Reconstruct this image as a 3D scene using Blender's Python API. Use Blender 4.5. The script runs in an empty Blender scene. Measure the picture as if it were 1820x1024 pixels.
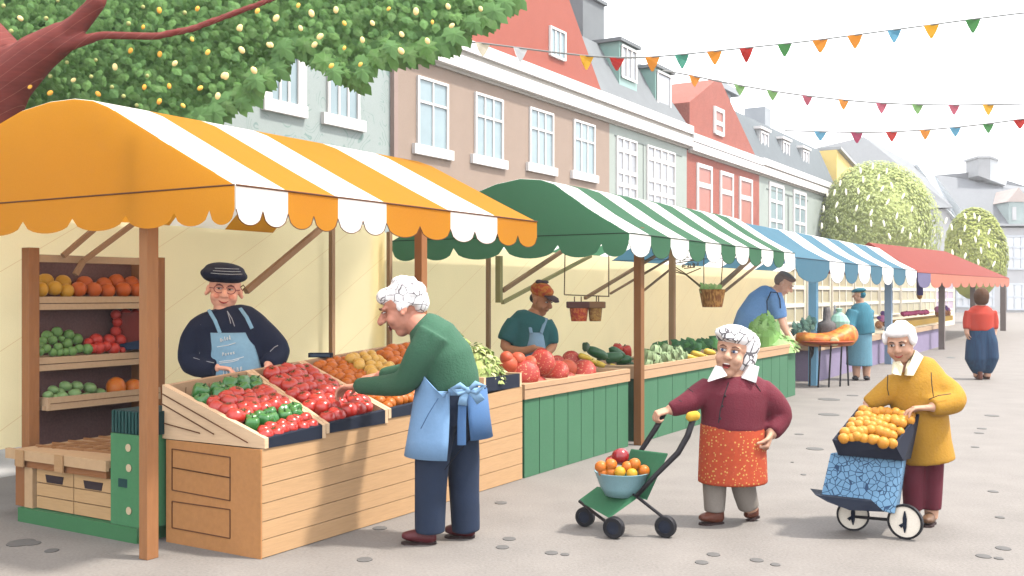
import bpy, bmesh, math, random
from mathutils import Vector, Matrix
from math import sin, cos, pi, radians
R = random.Random(7)
scene = bpy.context.scene
col = scene.collection
# ---------------------------------------------------------------- camera, light, exposure
EYE = 1.6; FP = 1800.0; CX = 910.0; HY = 522.0          # eye height, focal length and horizon measured on the photo
cam_d = bpy.data.cameras.new('camera'); cam = bpy.data.objects.new('camera', cam_d); col.objects.link(cam)
cam.location = (0, 0, EYE); cam.rotation_euler = (pi/2, 0, 0)
cam_d.sensor_width = 36; cam_d.lens = 36*FP/1820; cam_d.shift_y = (HY-512)/1820
cam_d.clip_start = 0.05; cam_d.clip_end = 2000
scene.camera = cam
SUN = Vector((.85, -0.16, 1.5)).normalized()            # direction towards the sun
w = bpy.data.worlds.new('World'); scene.world = w; w.use_nodes = True
nt = w.node_tree; bgn = nt.nodes['Background']
sky = nt.nodes.new('ShaderNodeTexSky'); sky.sky_type = 'NISHITA'; sky.sun_disc = False
sky.sun_elevation = math.asin(SUN.z); sky.sun_rotation = math.atan2(SUN.x, SUN.y)
sky.dust_density = 4
mx = nt.nodes.new('ShaderNodeMix'); mx.data_type = 'RGBA'; mx.inputs[0].default_value = 0.88   # a bright even overcast veil over the sky
mx.inputs[7].default_value = (9.6, 9.7, 10.0, 1)
nt.links.new(sky.outputs[0], mx.inputs[6]); nt.links.new(mx.outputs[2], bgn.inputs[0])
bgn.inputs[1].default_value = 0.10
sl = bpy.data.lights.new('sun', 'SUN'); sl.energy = 2.1; sl.angle = radians(4); sl.color = (1, .95, .87)
so = bpy.data.objects.new('sun', sl); col.objects.link(so)
so.rotation_euler = SUN.to_track_quat('Z', 'Y').to_euler(); so.location = (8, -4, 14)
scene.view_settings.view_transform = 'Standard'; scene.view_settings.look = 'None'
scene.view_settings.exposure = 2.02; scene.view_settings.gamma = 1
KS = 1.19; K = 2.3                                                  # light level that turns a surface's seen colour into its own colour

# ---------------------------------------------------------------- measuring helpers
TH = radians(31.2)
U = Vector((sin(TH), cos(TH), 0)); V = Vector((cos(TH), -sin(TH), 0)); UP = Vector((0, 0, 1))
def P(px, py, Y): return Vector(((px-CX)/FP*Y, Y, EYE-(py-HY)/FP*Y))
def G(px, py):
    Y = FP*EYE/(py-HY); return Vector(((px-CX)/FP*Y, Y, 0))
def ST(s, t, z=0.0): return U*s+V*t+UP*z
def st_t(px, t):                                          # s and distance where a sight line meets the plane t
    r = (px-CX)/FP; Y = t/(r*V.x+V.y); return Y*(r*U.x+U.y), Y
def st_s(px, s):
    r = (px-CX)/FP; Y = s/(r*U.x+U.y); return Y*(r*V.x+V.y), Y
def hz(py, Y): return EYE-(py-HY)/FP*Y

# ---------------------------------------------------------------- materials
def lin(c): return tuple((v/255/12.92 if v/255 < .04045 else ((v/255+.055)/1.055)**2.4) for v in c)
_m = {}
def M(name, c, rough=.85, noise=.07, scale=130, k=None, trans=0, spec=.25, bump=0, pat=None, metal=0, stretch=None, c2=None):
    if name in _m: return _m[name]
    m = bpy.data.materials.new(name); m.use_nodes = True; n = m.node_tree; L = n.links.new
    b = n.nodes['Principled BSDF']; kk = (k or K)*(1 if name == 'canvas_cream' else KS)
    global CUR; CUR = kk
    base = tuple(min(.92, v/kk) for v in lin(c))
    b.inputs['Roughness'].default_value = rough; b.inputs['Specular IOR Level'].default_value = spec; b.inputs['Metallic'].default_value = metal
    tc = n.nodes.new('ShaderNodeTexCoord'); mp = n.nodes.new('ShaderNodeMapping'); L(tc.outputs['Object'], mp.inputs[0])
    if stretch: mp.inputs['Scale'].default_value = stretch
    no = n.nodes.new('ShaderNodeTexNoise'); no.inputs['Scale'].default_value = scale; no.inputs['Detail'].default_value = 3; L(mp.outputs[0], no.inputs[0])
    n2 = n.nodes.new('ShaderNodeTexNoise'); n2.inputs['Scale'].default_value = 2.3; n2.inputs['Detail'].default_value = 2; L(mp.outputs[0], n2.inputs[0])
    ad = n.nodes.new('ShaderNodeMath'); ad.operation = 'MULTIPLY_ADD'; ad.inputs[1].default_value = .6; L(n2.outputs[0], ad.inputs[0]); L(no.outputs[0], ad.inputs[2])
    mr = n.nodes.new('ShaderNodeMapRange'); mr.inputs[1].default_value = .4; mr.inputs[2].default_value = 1.2
    mr.inputs[3].default_value = 1-noise*2; mr.inputs[4].default_value = 1+noise*2; L(ad.outputs[0], mr.inputs[0])
    colr = None
    if pat:
        colr = pat(n, L, tc, base)
    elif c2:
        mc = n.nodes.new('ShaderNodeMix'); mc.data_type = 'RGBA'
        rr = n.nodes.new('ShaderNodeMapRange'); rr.inputs[1].default_value = .44; rr.inputs[2].default_value = .56; L(no.outputs[0], rr.inputs[0])
        L(rr.outputs[0], mc.inputs[0]); mc.inputs[6].default_value = (*base, 1); mc.inputs[7].default_value = (*[min(.92, v/kk) for v in lin(c2)], 1)
        colr = mc.outputs[2]
    vm = n.nodes.new('ShaderNodeVectorMath'); vm.operation = 'SCALE'
    if colr: L(colr, vm.inputs[0])
    else: vm.inputs[0].default_value = base
    L(mr.outputs[0], vm.inputs['Scale']); L(vm.outputs[0], b.inputs['Base Color'])
    if bump:
        bn = n.nodes.new('ShaderNodeBump'); bn.inputs['Strength'].default_value = bump; bn.inputs['Distance'].default_value = .01
        L(no.outputs[0], bn.inputs['Height']); L(bn.outputs[0], b.inputs['Normal'])
    if trans:
        t = n.nodes.new('ShaderNodeBsdfTranslucent'); L(vm.outputs[0], t.inputs[0])
        s = n.nodes.new('ShaderNodeMixShader'); s.inputs[0].default_value = trans
        L(b.outputs[0], s.inputs[1]); L(t.outputs[0], s.inputs[2]); L(s.outputs[0], n.nodes['Material Output'].inputs[0])
    _m[name] = m; return m
def mixpat(n, L, fac, base, c2, kk=None):
    mc = n.nodes.new('ShaderNodeMix'); mc.data_type = 'RGBA'; L(fac, mc.inputs[0])
    mc.inputs[6].default_value = (*base, 1); mc.inputs[7].default_value = (*[min(.92, v/(kk or CUR)) for v in lin(c2)], 1); return mc.outputs[2]
def p_net(c2, sc, wd):                                    # net of thin lines (cell borders)
    def f(n, L, tc, base):
        v = n.nodes.new('ShaderNodeTexVoronoi'); v.feature = 'DISTANCE_TO_EDGE'; v.inputs['Scale'].default_value = sc; L(tc.outputs['Object'], v.inputs[0])
        r = n.nodes.new('ShaderNodeMapRange'); r.inputs[1].default_value = wd; r.inputs[2].default_value = wd*1.6; r.inputs[3].default_value = 1; r.inputs[4].default_value = 0
        L(v.outputs[0], r.inputs[0]); return mixpat(n, L, r.outputs[0], base, c2)
    return f
def p_dots(c2, sc, rad):
    def f(n, L, tc, base):
        v = n.nodes.new('ShaderNodeTexVoronoi'); v.inputs['Scale'].default_value = sc; L(tc.outputs['Object'], v.inputs[0])
        r = n.nodes.new('ShaderNodeMapRange'); r.inputs[1].default_value = rad; r.inputs[2].default_value = rad*1.15; r.inputs[3].default_value = 1; r.inputs[4].default_value = 0
        L(v.outputs[0], r.inputs[0]); return mixpat(n, L, r.outputs[0], base, c2)
    return f
def p_lines(c2, vec, spacing, wd, wob=0):                 # thin parallel lines across direction vec
    def f(n, L, tc, base):
        d = n.nodes.new('ShaderNodeVectorMath'); d.operation = 'DOT_PRODUCT'; L(tc.outputs['Object'], d.inputs[0]); d.inputs[1].default_value = vec
        m = n.nodes.new('ShaderNodeMath'); m.operation = 'PINGPONG'; m.inputs[1].default_value = spacing/2; L(d.outputs['Value'], m.inputs[0])
        r = n.nodes.new('ShaderNodeMapRange'); r.inputs[1].default_value = wd; r.inputs[2].default_value = wd*1.5; r.inputs[3].default_value = 1; r.inputs[4].default_value = 0
        L(m.outputs[0], r.inputs[0]); return mixpat(n, L, r.outputs[0], base, c2)
    return f
def p_mix(c2, sc, lo=.48, hi=.54, stretch=None):          # blotches of a second colour
    def f(n, L, tc, base):
        mp = n.nodes.new('ShaderNodeMapping'); L(tc.outputs['Object'], mp.inputs[0])
        if stretch: mp.inputs['Scale'].default_value = stretch
        v = n.nodes.new('ShaderNodeTexNoise'); v.inputs['Scale'].default_value = sc; v.inputs['Detail'].default_value = 4; L(mp.outputs[0], v.inputs[0])
        r = n.nodes.new('ShaderNodeMapRange'); r.inputs[1].default_value = lo; r.inputs[2].default_value = hi; L(v.outputs[0], r.inputs[0])
        return mixpat(n, L, r.outputs[0], base, c2)
    return f

# ---------------------------------------------------------------- mesh builder
ORG = {}
class MB:
    def __init__(s): s.v = []; s.f = []; s.mi = []
    def add(s, vs, fs, m=0):
        o = len(s.v); s.v += [Vector(p) for p in vs]; s.f += [tuple(i+o for i in f) for f in fs]; s.mi += [m]*len(fs); return s
    def hexa(s, c, m=0):                                  # 4 bottom corners then 4 top corners
        return s.add(c, [(3, 2, 1, 0), (4, 5, 6, 7), (0, 1, 5, 4), (1, 2, 6, 5), (2, 3, 7, 6), (3, 0, 4, 7)], m)
    def box(s, lo, hi, m=0):
        x0, y0, z0 = lo; x1, y1, z1 = hi
        return s.hexa([(x0, y0, z0), (x1, y0, z0), (x1, y1, z0), (x0, y1, z0), (x0, y0, z1), (x1, y0, z1), (x1, y1, z1), (x0, y1, z1)], m)
    def sb(s, s0, s1, t0, t1, z0, z1, m=0):               # box in street axes
        t0, t1 = min(t0, t1), max(t0, t1)
        return s.hexa([ST(s0, t1, z0), ST(s1, t1, z0), ST(s1, t0, z0), ST(s0, t0, z0), ST(s0, t1, z1), ST(s1, t1, z1), ST(s1, t0, z1), ST(s0, t0, z1)][::1], m)
    def quad(s, a, b, c, d, m=0): return s.add([a, b, c, d], [(0, 1, 2, 3)], m)
    def slab(s, pts, n, m=0):                             # a polygon with thickness vector n
        k = len(pts); n = Vector(n); vs = [Vector(p) for p in pts]+[Vector(p)+n for p in pts]
        fs = [tuple(range(k))[::-1], tuple(range(k, 2*k))]+[(i, (i+1) % k, k+(i+1) % k, k+i) for i in range(k)]
        return s.add(vs, fs, m)
    def loft(s, pts, rad, side=None, n=14, m=0, cap=True):
        pts = [Vector(p) for p in pts]; k = len(pts); vs = []; fs = []; ref = None
        for i, p in enumerate(pts):
            tg = (pts[min(i+1, k-1)]-pts[max(i-1, 0)]).normalized()
            if side is not None: a = Vector(side); a = (a-tg*a.dot(tg)).normalized()
            elif ref is None: a = tg.orthogonal().normalized()
            else: a = (ref-tg*ref.dot(tg)).normalized()
            ref = a; b = tg.cross(a); r = rad[i] if isinstance(rad, (list, tuple)) else rad
            ra, rb = r if isinstance(r, (tuple, list)) else (r, r)
            vs += [p+a*(ra*cos(2*pi*j/n))+b*(rb*sin(2*pi*j/n)) for j in range(n)]
        for i in range(k-1):
            for j in range(n):
                fs.append((i*n+j, i*n+(j+1) % n, (i+1)*n+(j+1) % n, (i+1)*n+j))
        if cap: fs.append(tuple(range(n))[::-1]); fs.append(tuple(range((k-1)*n, k*n)))
        return s.add(vs, fs, m)
    def capsule(s, a, b, ra, rb, m=0, n=12):
        a, b = Vector(a), Vector(b); d = (b-a).normalized(); pts = []; rr = []
        for q in (-.98, -.7, -.35): pts.append(a+d*ra*q); rr.append(ra*math.sqrt(1-q*q))
        pts += [a, b]; rr += [ra, rb]
        for q in (.35, .7, .98): pts.append(b+d*rb*q); rr.append(rb*math.sqrt(1-q*q))
        return s.loft(pts, rr, n=n, m=m)
    def chain(s, pts, rad, m=0, n=12):
        for i in range(len(pts)-1): s.capsule(pts[i], pts[i+1], rad[i], rad[i+1], m, n)
        return s
    def ball(s, c, r, mat=None, m=0, n=14, k=9):
        c = Vector(c); r = Vector(r) if not isinstance(r, (int, float)) else Vector((r, r, r)); mat = mat or Matrix.Identity(3); vs = []; fs = []
        for i in range(1, k):
            ph = pi*i/k
            for j in range(n):
                q = Vector((r.x*sin(ph)*cos(2*pi*j/n), r.y*sin(ph)*sin(2*pi*j/n), r.z*cos(ph))); vs.append(c+mat@q)
        for i in range(k-2):
            for j in range(n): fs.append((i*n+j, (i+1)*n+j, (i+1)*n+(j+1) % n, i*n+(j+1) % n))
        vs += [c+mat@Vector((0, 0, r.z)), c+mat@Vector((0, 0, -r.z))]; e = (k-1)*n
        for j in range(n): fs.append((e, j, (j+1) % n)); fs.append((e+1, (k-2)*n+(j+1) % n, (k-2)*n+j))
        return s.add(vs, fs, m)
    def lathe(s, prof, c=(0, 0, 0), n=24, m=0, mat=None):
        c = Vector(c); mat = mat or Matrix.Identity(3); k = len(prof)
        vs = [c+mat@Vector((r*cos(2*pi*j/n), r*sin(2*pi*j/n), z)) for r, z in prof for j in range(n)]
        fs = [(i*n+j, i*n+(j+1) % n, (i+1)*n+(j+1) % n, (i+1)*n+j) for i in range(k-1) for j in range(n)]
        fs += [tuple(range(n))[::-1], tuple(range((k-1)*n, k*n))]
        return s.add(vs, fs, m)
    def bar(s, a, b, wd, ht=None, side=UP, m=0):           # rectangular bar
        a, b = Vector(a), Vector(b); d = (b-a).normalized(); x = Vector(side); x = (x-d*x.dot(d)).normalized(); y = d.cross(x); ht = ht or wd
        c = [x*sx*wd/2+y*sy*ht/2 for sx, sy in ((-1, -1), (1, -1), (1, 1), (-1, 1))]
        return s.hexa([a+q for q in c]+[b+q for q in c], m)
    def build(s, name, mats, parent=None, smooth=False, org=None, solid=0, bevel=0):
        mats = mats if isinstance(mats, (list, tuple)) else [mats]
        if org is None:
            if parent is not None: org = ORG[parent.name]
            else:
                xs = [p.x for p in s.v]; ys = [p.y for p in s.v]; org = Vector(((min(xs)+max(xs))/2, (min(ys)+max(ys))/2, min(p.z for p in s.v)))
        me = bpy.data.meshes.new(name); me.from_pydata([p-org for p in s.v], [], s.f)
        for q in mats: me.materials.append(q)
        me.polygons.foreach_set('material_index', s.mi)
        bm = bmesh.new(); bm.from_mesh(me); bmesh.ops.recalc_face_normals(bm, faces=bm.faces); bm.to_mesh(me); bm.free()
        if smooth: me.polygons.foreach_set('use_smooth', [True]*len(me.polygons))
        o = bpy.data.objects.new(name, me); col.objects.link(o); ORG[o.name] = Vector(org)
        if parent is not None: o.parent = parent
        else: o.location = org
        if solid:
            q = o.modifiers.new('s', 'SOLIDIFY'); q.thickness = solid; q.offset = 0
        if bevel:
            q = o.modifiers.new('b', 'BEVEL'); q.width = bevel; q.segments = 2; q.limit_method = 'ANGLE'
        return o
    def fuse(s, name, mat, parent=None, voxel=.01, it=4, org=None):   # one continuous skin over overlapping pieces
        o = s.build('tmp', mat, parent, org=org)
        q = o.modifiers.new('r', 'REMESH'); q.mode = 'VOXEL'; q.voxel_size = voxel
        if it:
            q = o.modifiers.new('m', 'SMOOTH'); q.iterations = it; q.factor = .5
        dg = bpy.context.evaluated_depsgraph_get()
        me = bpy.data.meshes.new_from_object(o.evaluated_get(dg), depsgraph=dg)
        og = ORG[o.name]; old = o.data; bpy.data.objects.remove(o); bpy.data.meshes.remove(old)
        me.name = name; me.materials.clear(); me.materials.append(mat if not isinstance(mat, (list, tuple)) else mat[0])
        if isinstance(mat, (list, tuple)):
            for q in mat[1:]: me.materials.append(q)
        me.polygons.foreach_set('use_smooth', [True]*len(me.polygons)); me.polygons.foreach_set('material_index', [0]*len(me.polygons))
        o = bpy.data.objects.new(name, me); col.objects.link(o); ORG[o.name] = og
        if parent is not None: o.parent = parent
        else: o.location = og
        return o
def tag(o, label, cat, group=None, kind=None):
    o['label'] = label; o['category'] = cat
    if group: o['group'] = group
    if kind: o['kind'] = kind
    return o
def thing(name, label, cat, loc, group=None):
    o = bpy.data.objects.new(name, None); col.objects.link(o); o.location = loc; o.empty_display_size = .1
    ORG[o.name] = Vector(loc); return tag(o, label, cat, group)
def plab(o, label): o['label'] = label; return o

# ---------------------------------------------------------------- palette
WOOD = M('pale_wood', (222, 178, 130), k=2.1, noise=.06, scale=9, stretch=(1, 1, 14))
WOODL = M('light_wood', (232, 198, 158), noise=.05, scale=40)
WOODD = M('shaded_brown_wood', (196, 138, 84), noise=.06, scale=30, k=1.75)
POSTM = M('post_wood', (192, 132, 84), noise=.07, scale=14, stretch=(3, 3, .5))
BROWNL = M('brown_line', (120, 72, 40))
GROOVE = M('groove_brown', (110, 70, 36))
TANB = M('tan_brace', (196, 156, 118), noise=.05)
NAVY = M('navy', (20, 34, 58), noise=.12, scale=300)
ORANGE = M('awning_orange', (243, 168, 48), k=1.65, trans=.6, noise=.03)
AWHITE = M('awning_white', (252, 250, 248), k=1.1, trans=.6, noise=.01)
GREENA = M('awning_green', (86, 142, 108), k=1.6, trans=.6, noise=.03)
BLUEA = M('awning_blue', (106, 164, 192), trans=.45, noise=.04)
REDA = M('awning_red', (230, 108, 92), k=2.9, trans=.45, noise=.04)
SALMON = M('valance_salmon', (242, 156, 130), k=1.6, trans=.45, noise=.04)
GREENC = M('counter_green', (88, 150, 110), noise=.05, scale=60, k=2.7)
GREEND = M('dark_green', (52, 98, 72), noise=.05)
CREAM = M('canvas_cream', (255, 228, 184), trans=.72, noise=.03, scale=220, k=.98, pat=p_lines((226, 198, 146), tuple(U*.5+UP*-.87), .52, .0018))
BLACK = M('black', (30, 28, 34), rough=.6)

# ---------------------------------------------------------------- ground
g = MB(); g.quad((-70, -30, 0), (150, -30, 0), (150, 130, 0), (-70, 130, 0))
go = g.build('ground', M('paving', (209, 200, 192), noise=.13, scale=55, bump=.3, k=4.15), org=Vector((0, 0, 0))); go['kind'] = 'structure'
go['label'] = 'pale grey speckled paving of the market street'
sw = MB(); sw.sb(-6, 60, -12.0, -8.35, 0.0, .004)
so_ = sw.build('pavement', M('pavement_sunlit_tint', (240, 236, 232), noise=.05, scale=90, k=2.7)); so_['kind'] = 'structure'; so_['label'] = 'pavement strip along the house fronts, sunlight painted into its whitish colour'  # sunlight beyond the stall shadow is put into this pale colour
STONE = M('stone_grey', (168, 164, 161), noise=.1, scale=60, k=4.6)
STONE2 = M('stone_teal', (140, 168, 172), noise=.08, scale=60, k=4.2)
stones = [(38, 965, 24), (58, 966, 14), (92, 979, 12), (675, 939, 13), (890, 894, 11), (905, 958, 12), (893, 973, 12), (980, 983, 12), (1004, 986, 8), (648, 995, 14),
  (1247, 1000, 12), (1268, 986, 12), (1345, 996, 12), (1378, 1004, 9), (1473, 710, 19), (1473, 737, 18), (1515, 703, 10), (1448, 798, 15), (1420, 772, 8), (1428, 844, 5), (1408, 822, 3),
  (1763, 739, 12), (1745, 762, 8), (1740, 770, 8), (1733, 795, 7), (1765, 874, 9), (1777, 920, 8), (1783, 975, 13), (1748, 989, 13), (1775, 993, 8), (1690, 636, 7), (1040, 965, 0)]
s0 = None
for i, (x, y, r) in enumerate(stones):
    if not r: continue
    c = G(x, y); rr = r/FP*c.y
    if s0 is None:
        b = MB(); b.lathe([(1, 0), (.97, .6), (.8, .95), (.3, 1), (.01, 1)], n=26)
        s0 = o = b.build('paving_stone', STONE, smooth=True, org=Vector((0, 0, 0)))
    else:
        o = s0.copy(); col.objects.link(o)
    if (x, y) == (1690, 636):
        o.data = o.data.copy(); o.data.materials[0] = STONE2
    o.location = (c.x, c.y, 0); o.scale = (rr, rr*1.15, .006)
    tag(o, 'bluish oval stone lying in the paving beside the lilac counter' if (x, y) == (1690, 636) else 'flat grey oval stone set in the pale paving', 'paving stone', 'oval stones in the paving')

# ---------------------------------------------------------------- stalls
PROF = [(-4.2, 2.2), (-4.55, 2.37), (-4.95, 2.57), (-5.28, 2.735), (-5.42, 2.785), (-5.6, 2.815), (-5.85, 2.82), (-6.15, 2.79), (-6.42, 2.72), (-6.7, 2.59), (-6.93, 2.43), (-7.2, 2.2)]
def canopy(root, stripes, mats, pipe, prof=PROF, endcut=True, drop=.2, cusp=.125, per=1, gable_cusps=None, gable_mat=0, vmats=None):
    b = MB()
    for s0, s1, m in stripes:
        for (ta, ha), (tb, hb) in zip(prof[:-1], prof[1:]): b.quad(ST(s0, ta, ha), ST(s1, ta, ha), ST(s1, tb, hb), ST(s0, tb, hb), m)
    for s in ((stripes[0][0],) if endcut else ()):
        d = -.003 if s == stripes[0][0] else .003
        b.add([ST(s+d, t, h-.002) for t, h in prof], [tuple(range(len(prof)))], gable_mat)
    b.build('canopy', mats, root)
    vb = MB(); pb = MB(); line = []
    tf, hf = prof[0]; tb, hb = prof[-1]
    def scal(pt, a, c, m, pipeit):
        n = 10; bot = []
        for i in range(n+1):
            f = i/n; x = a+(c-a)*f; z = -cusp-(drop-cusp)*math.sqrt(max(0, 1-(2*f-1)**2)); bot.append(pt(x, z))
        for i in range(n):
            vb.quad(pt(a+(c-a)*i/n, 0), pt(a+(c-a)*(i+1)/n, 0), bot[i+1], bot[i], m)
        if pipeit: pb.loft(bot, .0032, n=5)
    for s0, s1, m in stripes:
        for q in range(per):
            a = s0+(s1-s0)*q/per; c = s0+(s1-s0)*(q+1)/per
            scal(lambda x, z: ST(x, tf+.004, hf-.003+z), a, c, m if vmats is None else vmats(a), True)
    cs = gable_cusps or [tf+(tb-tf)*i/6 for i in range(7)]
    for s, d in (((stripes[0][0], -.006),) if endcut else ()):
        for a, c in zip(cs[:-1], cs[1:]): scal(lambda x, z: ST(s+d, x, hf-.003+z), a, c, gable_mat, False)
    vb.build('valance', mats, root)
    pb.loft([ST(stripes[0][0], tf+.007, hf), ST(stripes[-1][1], tf+.007, hf)], .006, n=6)
    pb.loft([ST(stripes[0][0]-.008, tf, hf), ST(stripes[0][0]-.008, tb, hf)], .005, n=6)
    pb.build('piping', pipe, root)
def post(root, s, t, h, wd, mat, z0=0, wd2=None):
    b = MB(); w2 = wd2 or wd; b.sb(s-wd/2, s+wd/2, t-w2/2, t+w2/2, z0, h); return b.build('post', mat, root, bevel=.004)
def brace(root, pts, t, wd, mat, pt=None):
    b = MB(); q = []
    for x, y in pts:
        s, Y = st_t(x, t); q.append(P(x, y, Y))
    for a, c in zip(q[:-1], q[1:]): b.bar(a, c, wd, wd, side=V)
    return b.build('brace', mat, root)
def canvas(root, s0, s1, t, z0, z1, mat, name='back_canvas'):
    b = MB(); b.quad(ST(s0, t, z0), ST(s1, t, z0), ST(s1, t, z1), ST(s0, t, z1)); return b.build(name, mat, root)

ys = thing('market_stall', 'nearest market stall with orange and white striped scalloped awning and cream canvas', 'market stall', ST(5.6, -5.4), 'market stalls in the street row')
e = [3.99]+[st_t(x, -4.2)[0] for x in (511, 600, 686, 800, 883)]+[7.33]
canopy(ys, [(e[i], e[i+1], (1, 0, 1, 0, 1, 0)[i]) for i in range(6)], [ORANGE, AWHITE], BROWNL, per=2, drop=.215, cusp=.13,
       gable_cusps=[-4.2, -4.4, -4.69, -5.115, -5.62, -6.13, -6.66, -7.2])
post(ys, 4.10, -5.05, 2.56, .085, POSTM, wd2=.075)
post(ys, 7.285, -5.36, 2.73, .085, POSTM, wd2=.08)
canvas(ys, 3.93, 9.12, -7.22, .43, 2.36, CREAM)
for x in (590,):
    s, Y = st_t(x, -7.1); post(ys, s, -7.1, 2.3, .05, TANB)
post(ys, 4.0, -7.12, 2.3, .05, TANB)
post(ys, 9.08, -7.12, 2.3, .05, TANB)
brace(ys, [(437, 518), (580, 398)], -6.6, .05, TANB)
brace(ys, [(112, 455), (190, 388)], -6.8, .035, TANB)
brace(ys, [(134, 488), (148, 464), (250, 388)], -6.78, .035, TANB)
rb = MB(); rb.bar(ST(4.05, -5.36, 2.64), ST(7.3, -5.36, 2.64), .05); rb.build('ridge_beam', TANB, ys)

gs = thing('market_stall', 'second market stall with green and white striped awning, dome shaped green end', 'market stall', ST(12, -5.4), 'market stalls in the street row')
n = 11; e = [9.17+(15.02-9.17)*i/n for i in range(n+1)]
GP = [(-4.2, 2.2), (-4.6, 2.43), (-5.05, 2.735), (-5.2, 2.785), (-5.45, 2.81), (-5.75, 2.77), (-6.05, 2.68), (-6.4, 2.55), (-6.75, 2.38), (-7.15, 2.2)]
canopy(gs, [(e[i], e[i+1], 1 if i % 2 == 0 else 0) for i in range(n)], [GREENA, AWHITE], M('dark_green_line', (40, 70, 52)), prof=GP, drop=.23, cusp=.1,
       gable_cusps=[-4.2, -4.5, -5.0, -5.65, -6.3, -6.75, -7.15])
p3 = G(1130, 790); post(gs, 9.86, -4.40, 2.3, .09, M('post_brown', (160, 108, 62), noise=.07, scale=14, stretch=(3, 3, .5)), wd2=.085)
s, Y = st_t(1195, -5.35); post(gs, s, -5.35, 2.5, .075, TANB)
s, Y = st_t(868, -6.98); post(gs, s, -6.98, 2.3, .05, TANB)
canvas(gs, 8.9, 17.2, -7.27, .02, 2.3, CREAM)
brace(gs, [(893, 517), (1003, 444)], -6.9, .05, TANB)
brace(gs, [(893, 538), (1050, 455)], -6.95, .045, M('olive_brace', (208, 200, 140)))
fb = MB()
for a, c in (((887, 538), (887, 455)),):
    s, Y = st_t(a[0], -6.93); fb.bar(P(a[0], a[1], Y), P(c[0], c[1], Y), .07, side=V)
fb.build('frame_rail', M('olive_brace', (208, 200, 140)), gs)
brace(gs, [(1040, 530), (1178, 447)], -6.85, .045, TANB)
brace(gs, [(1085, 522), (1190, 460)], -6.9, .03, TANB)
brace(gs, [(1140, 520), (1200, 472)], -6.9, .03, TANB)
brace(gs, [(1265, 522), (1332, 462)], -5.7, .06, TANB)
brace(gs, [(1288, 518), (1352, 466)], -5.7, .035, TANB)

bs = thing('market_stall', 'third market stall with blue and white striped awning and blue posts', 'market stall', ST(20, -5.4), 'market stalls in the street row')
e = [15.05, 17.1, 18.15, 19.2, 20.25, 21.35, 22.5, 23.9, 25.3]
BP = [(-4.2, 2.14), (-4.6, 2.36), (-5.05, 2.69), (-5.3, 2.75), (-5.6, 2.78), (-6.0, 2.72), (-6.6, 2.5), (-7.2, 2.14)]
canopy(bs, [(e[i], e[i+1], 0 if i % 2 == 0 else 1) for i in range(8)], [BLUEA, AWHITE], M('dark_blue_line', (60, 90, 110)), prof=BP, drop=.36, cusp=.14, endcut=False)
BLUEP = M('post_blue', (118, 170, 200), noise=.05, k=1.3)
post(bs, 17.85, -4.66, 2.15, .14, BLUEP); post(bs, 24.1, -4.6, 2.12, .15, M('post_greyblue', (128, 150, 172), k=1.5))
canvas(bs, 17.2, 24.6, -7.3, .02, 2.2, CREAM)
rs = thing('market_stall', 'farthest market stall with plain red hipped awning and salmon valance', 'market stall', ST(36, -5.4), 'market stalls in the street row')
rb = MB(); A, B_, C_, D = ST(25.35, -4.2, 2.1), ST(47.5, -4.2, 2.25), ST(37.5, -5.3, 3.05), ST(25.35, -5.3, 2.83)
E, F_ = ST(47.5, -6.4, 2.25), ST(25.35, -6.4, 2.1)
rb.quad(A, B_, C_, D); rb.add([B_, E, C_], [(0, 1, 2)]); rb.quad(E, F_, D, C_); rb.add([A, D, F_], [(0, 1, 2)])
rb.build('canopy', REDA, rs, solid=.01)
vb = MB(); n = 12
LILAC = M('valance_lilac', (150, 142, 188), trans=.3)
for i in range(n):
    a, c = 25.4+i*(47.4-25.4)/n, 25.4+(i+1)*(47.4-25.4)/n
    for k in range(8):
        f0, f1 = k/8, (k+1)/8; z = lambda f: -.2-.16*math.sqrt(max(0, 1-(2*f-1)**2))
        h = lambda x: 2.09+.15*(x-25.4)/22
        x0, x1 = a+(c-a)*f0, a+(c-a)*f1
        vb.quad(ST(x0, -4.19, h(x0)), ST(x1, -4.19, h(x1)), ST(x1, -4.19, h(x1)+z(f1)), ST(x0, -4.19, h(x0)+z(f0)), 1 if i < 1 else 0)
vb.build('valance', [SALMON, LILAC], rs, solid=.01)
GREYP = M('post_grey', (150, 136, 130))
for x, wd in ((1674, .16), (1729, .16), (1783, .22)):
    s, Y = st_t(x, -4.5); post(rs, s, -4.5, 2.2, wd, GREYP)
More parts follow.
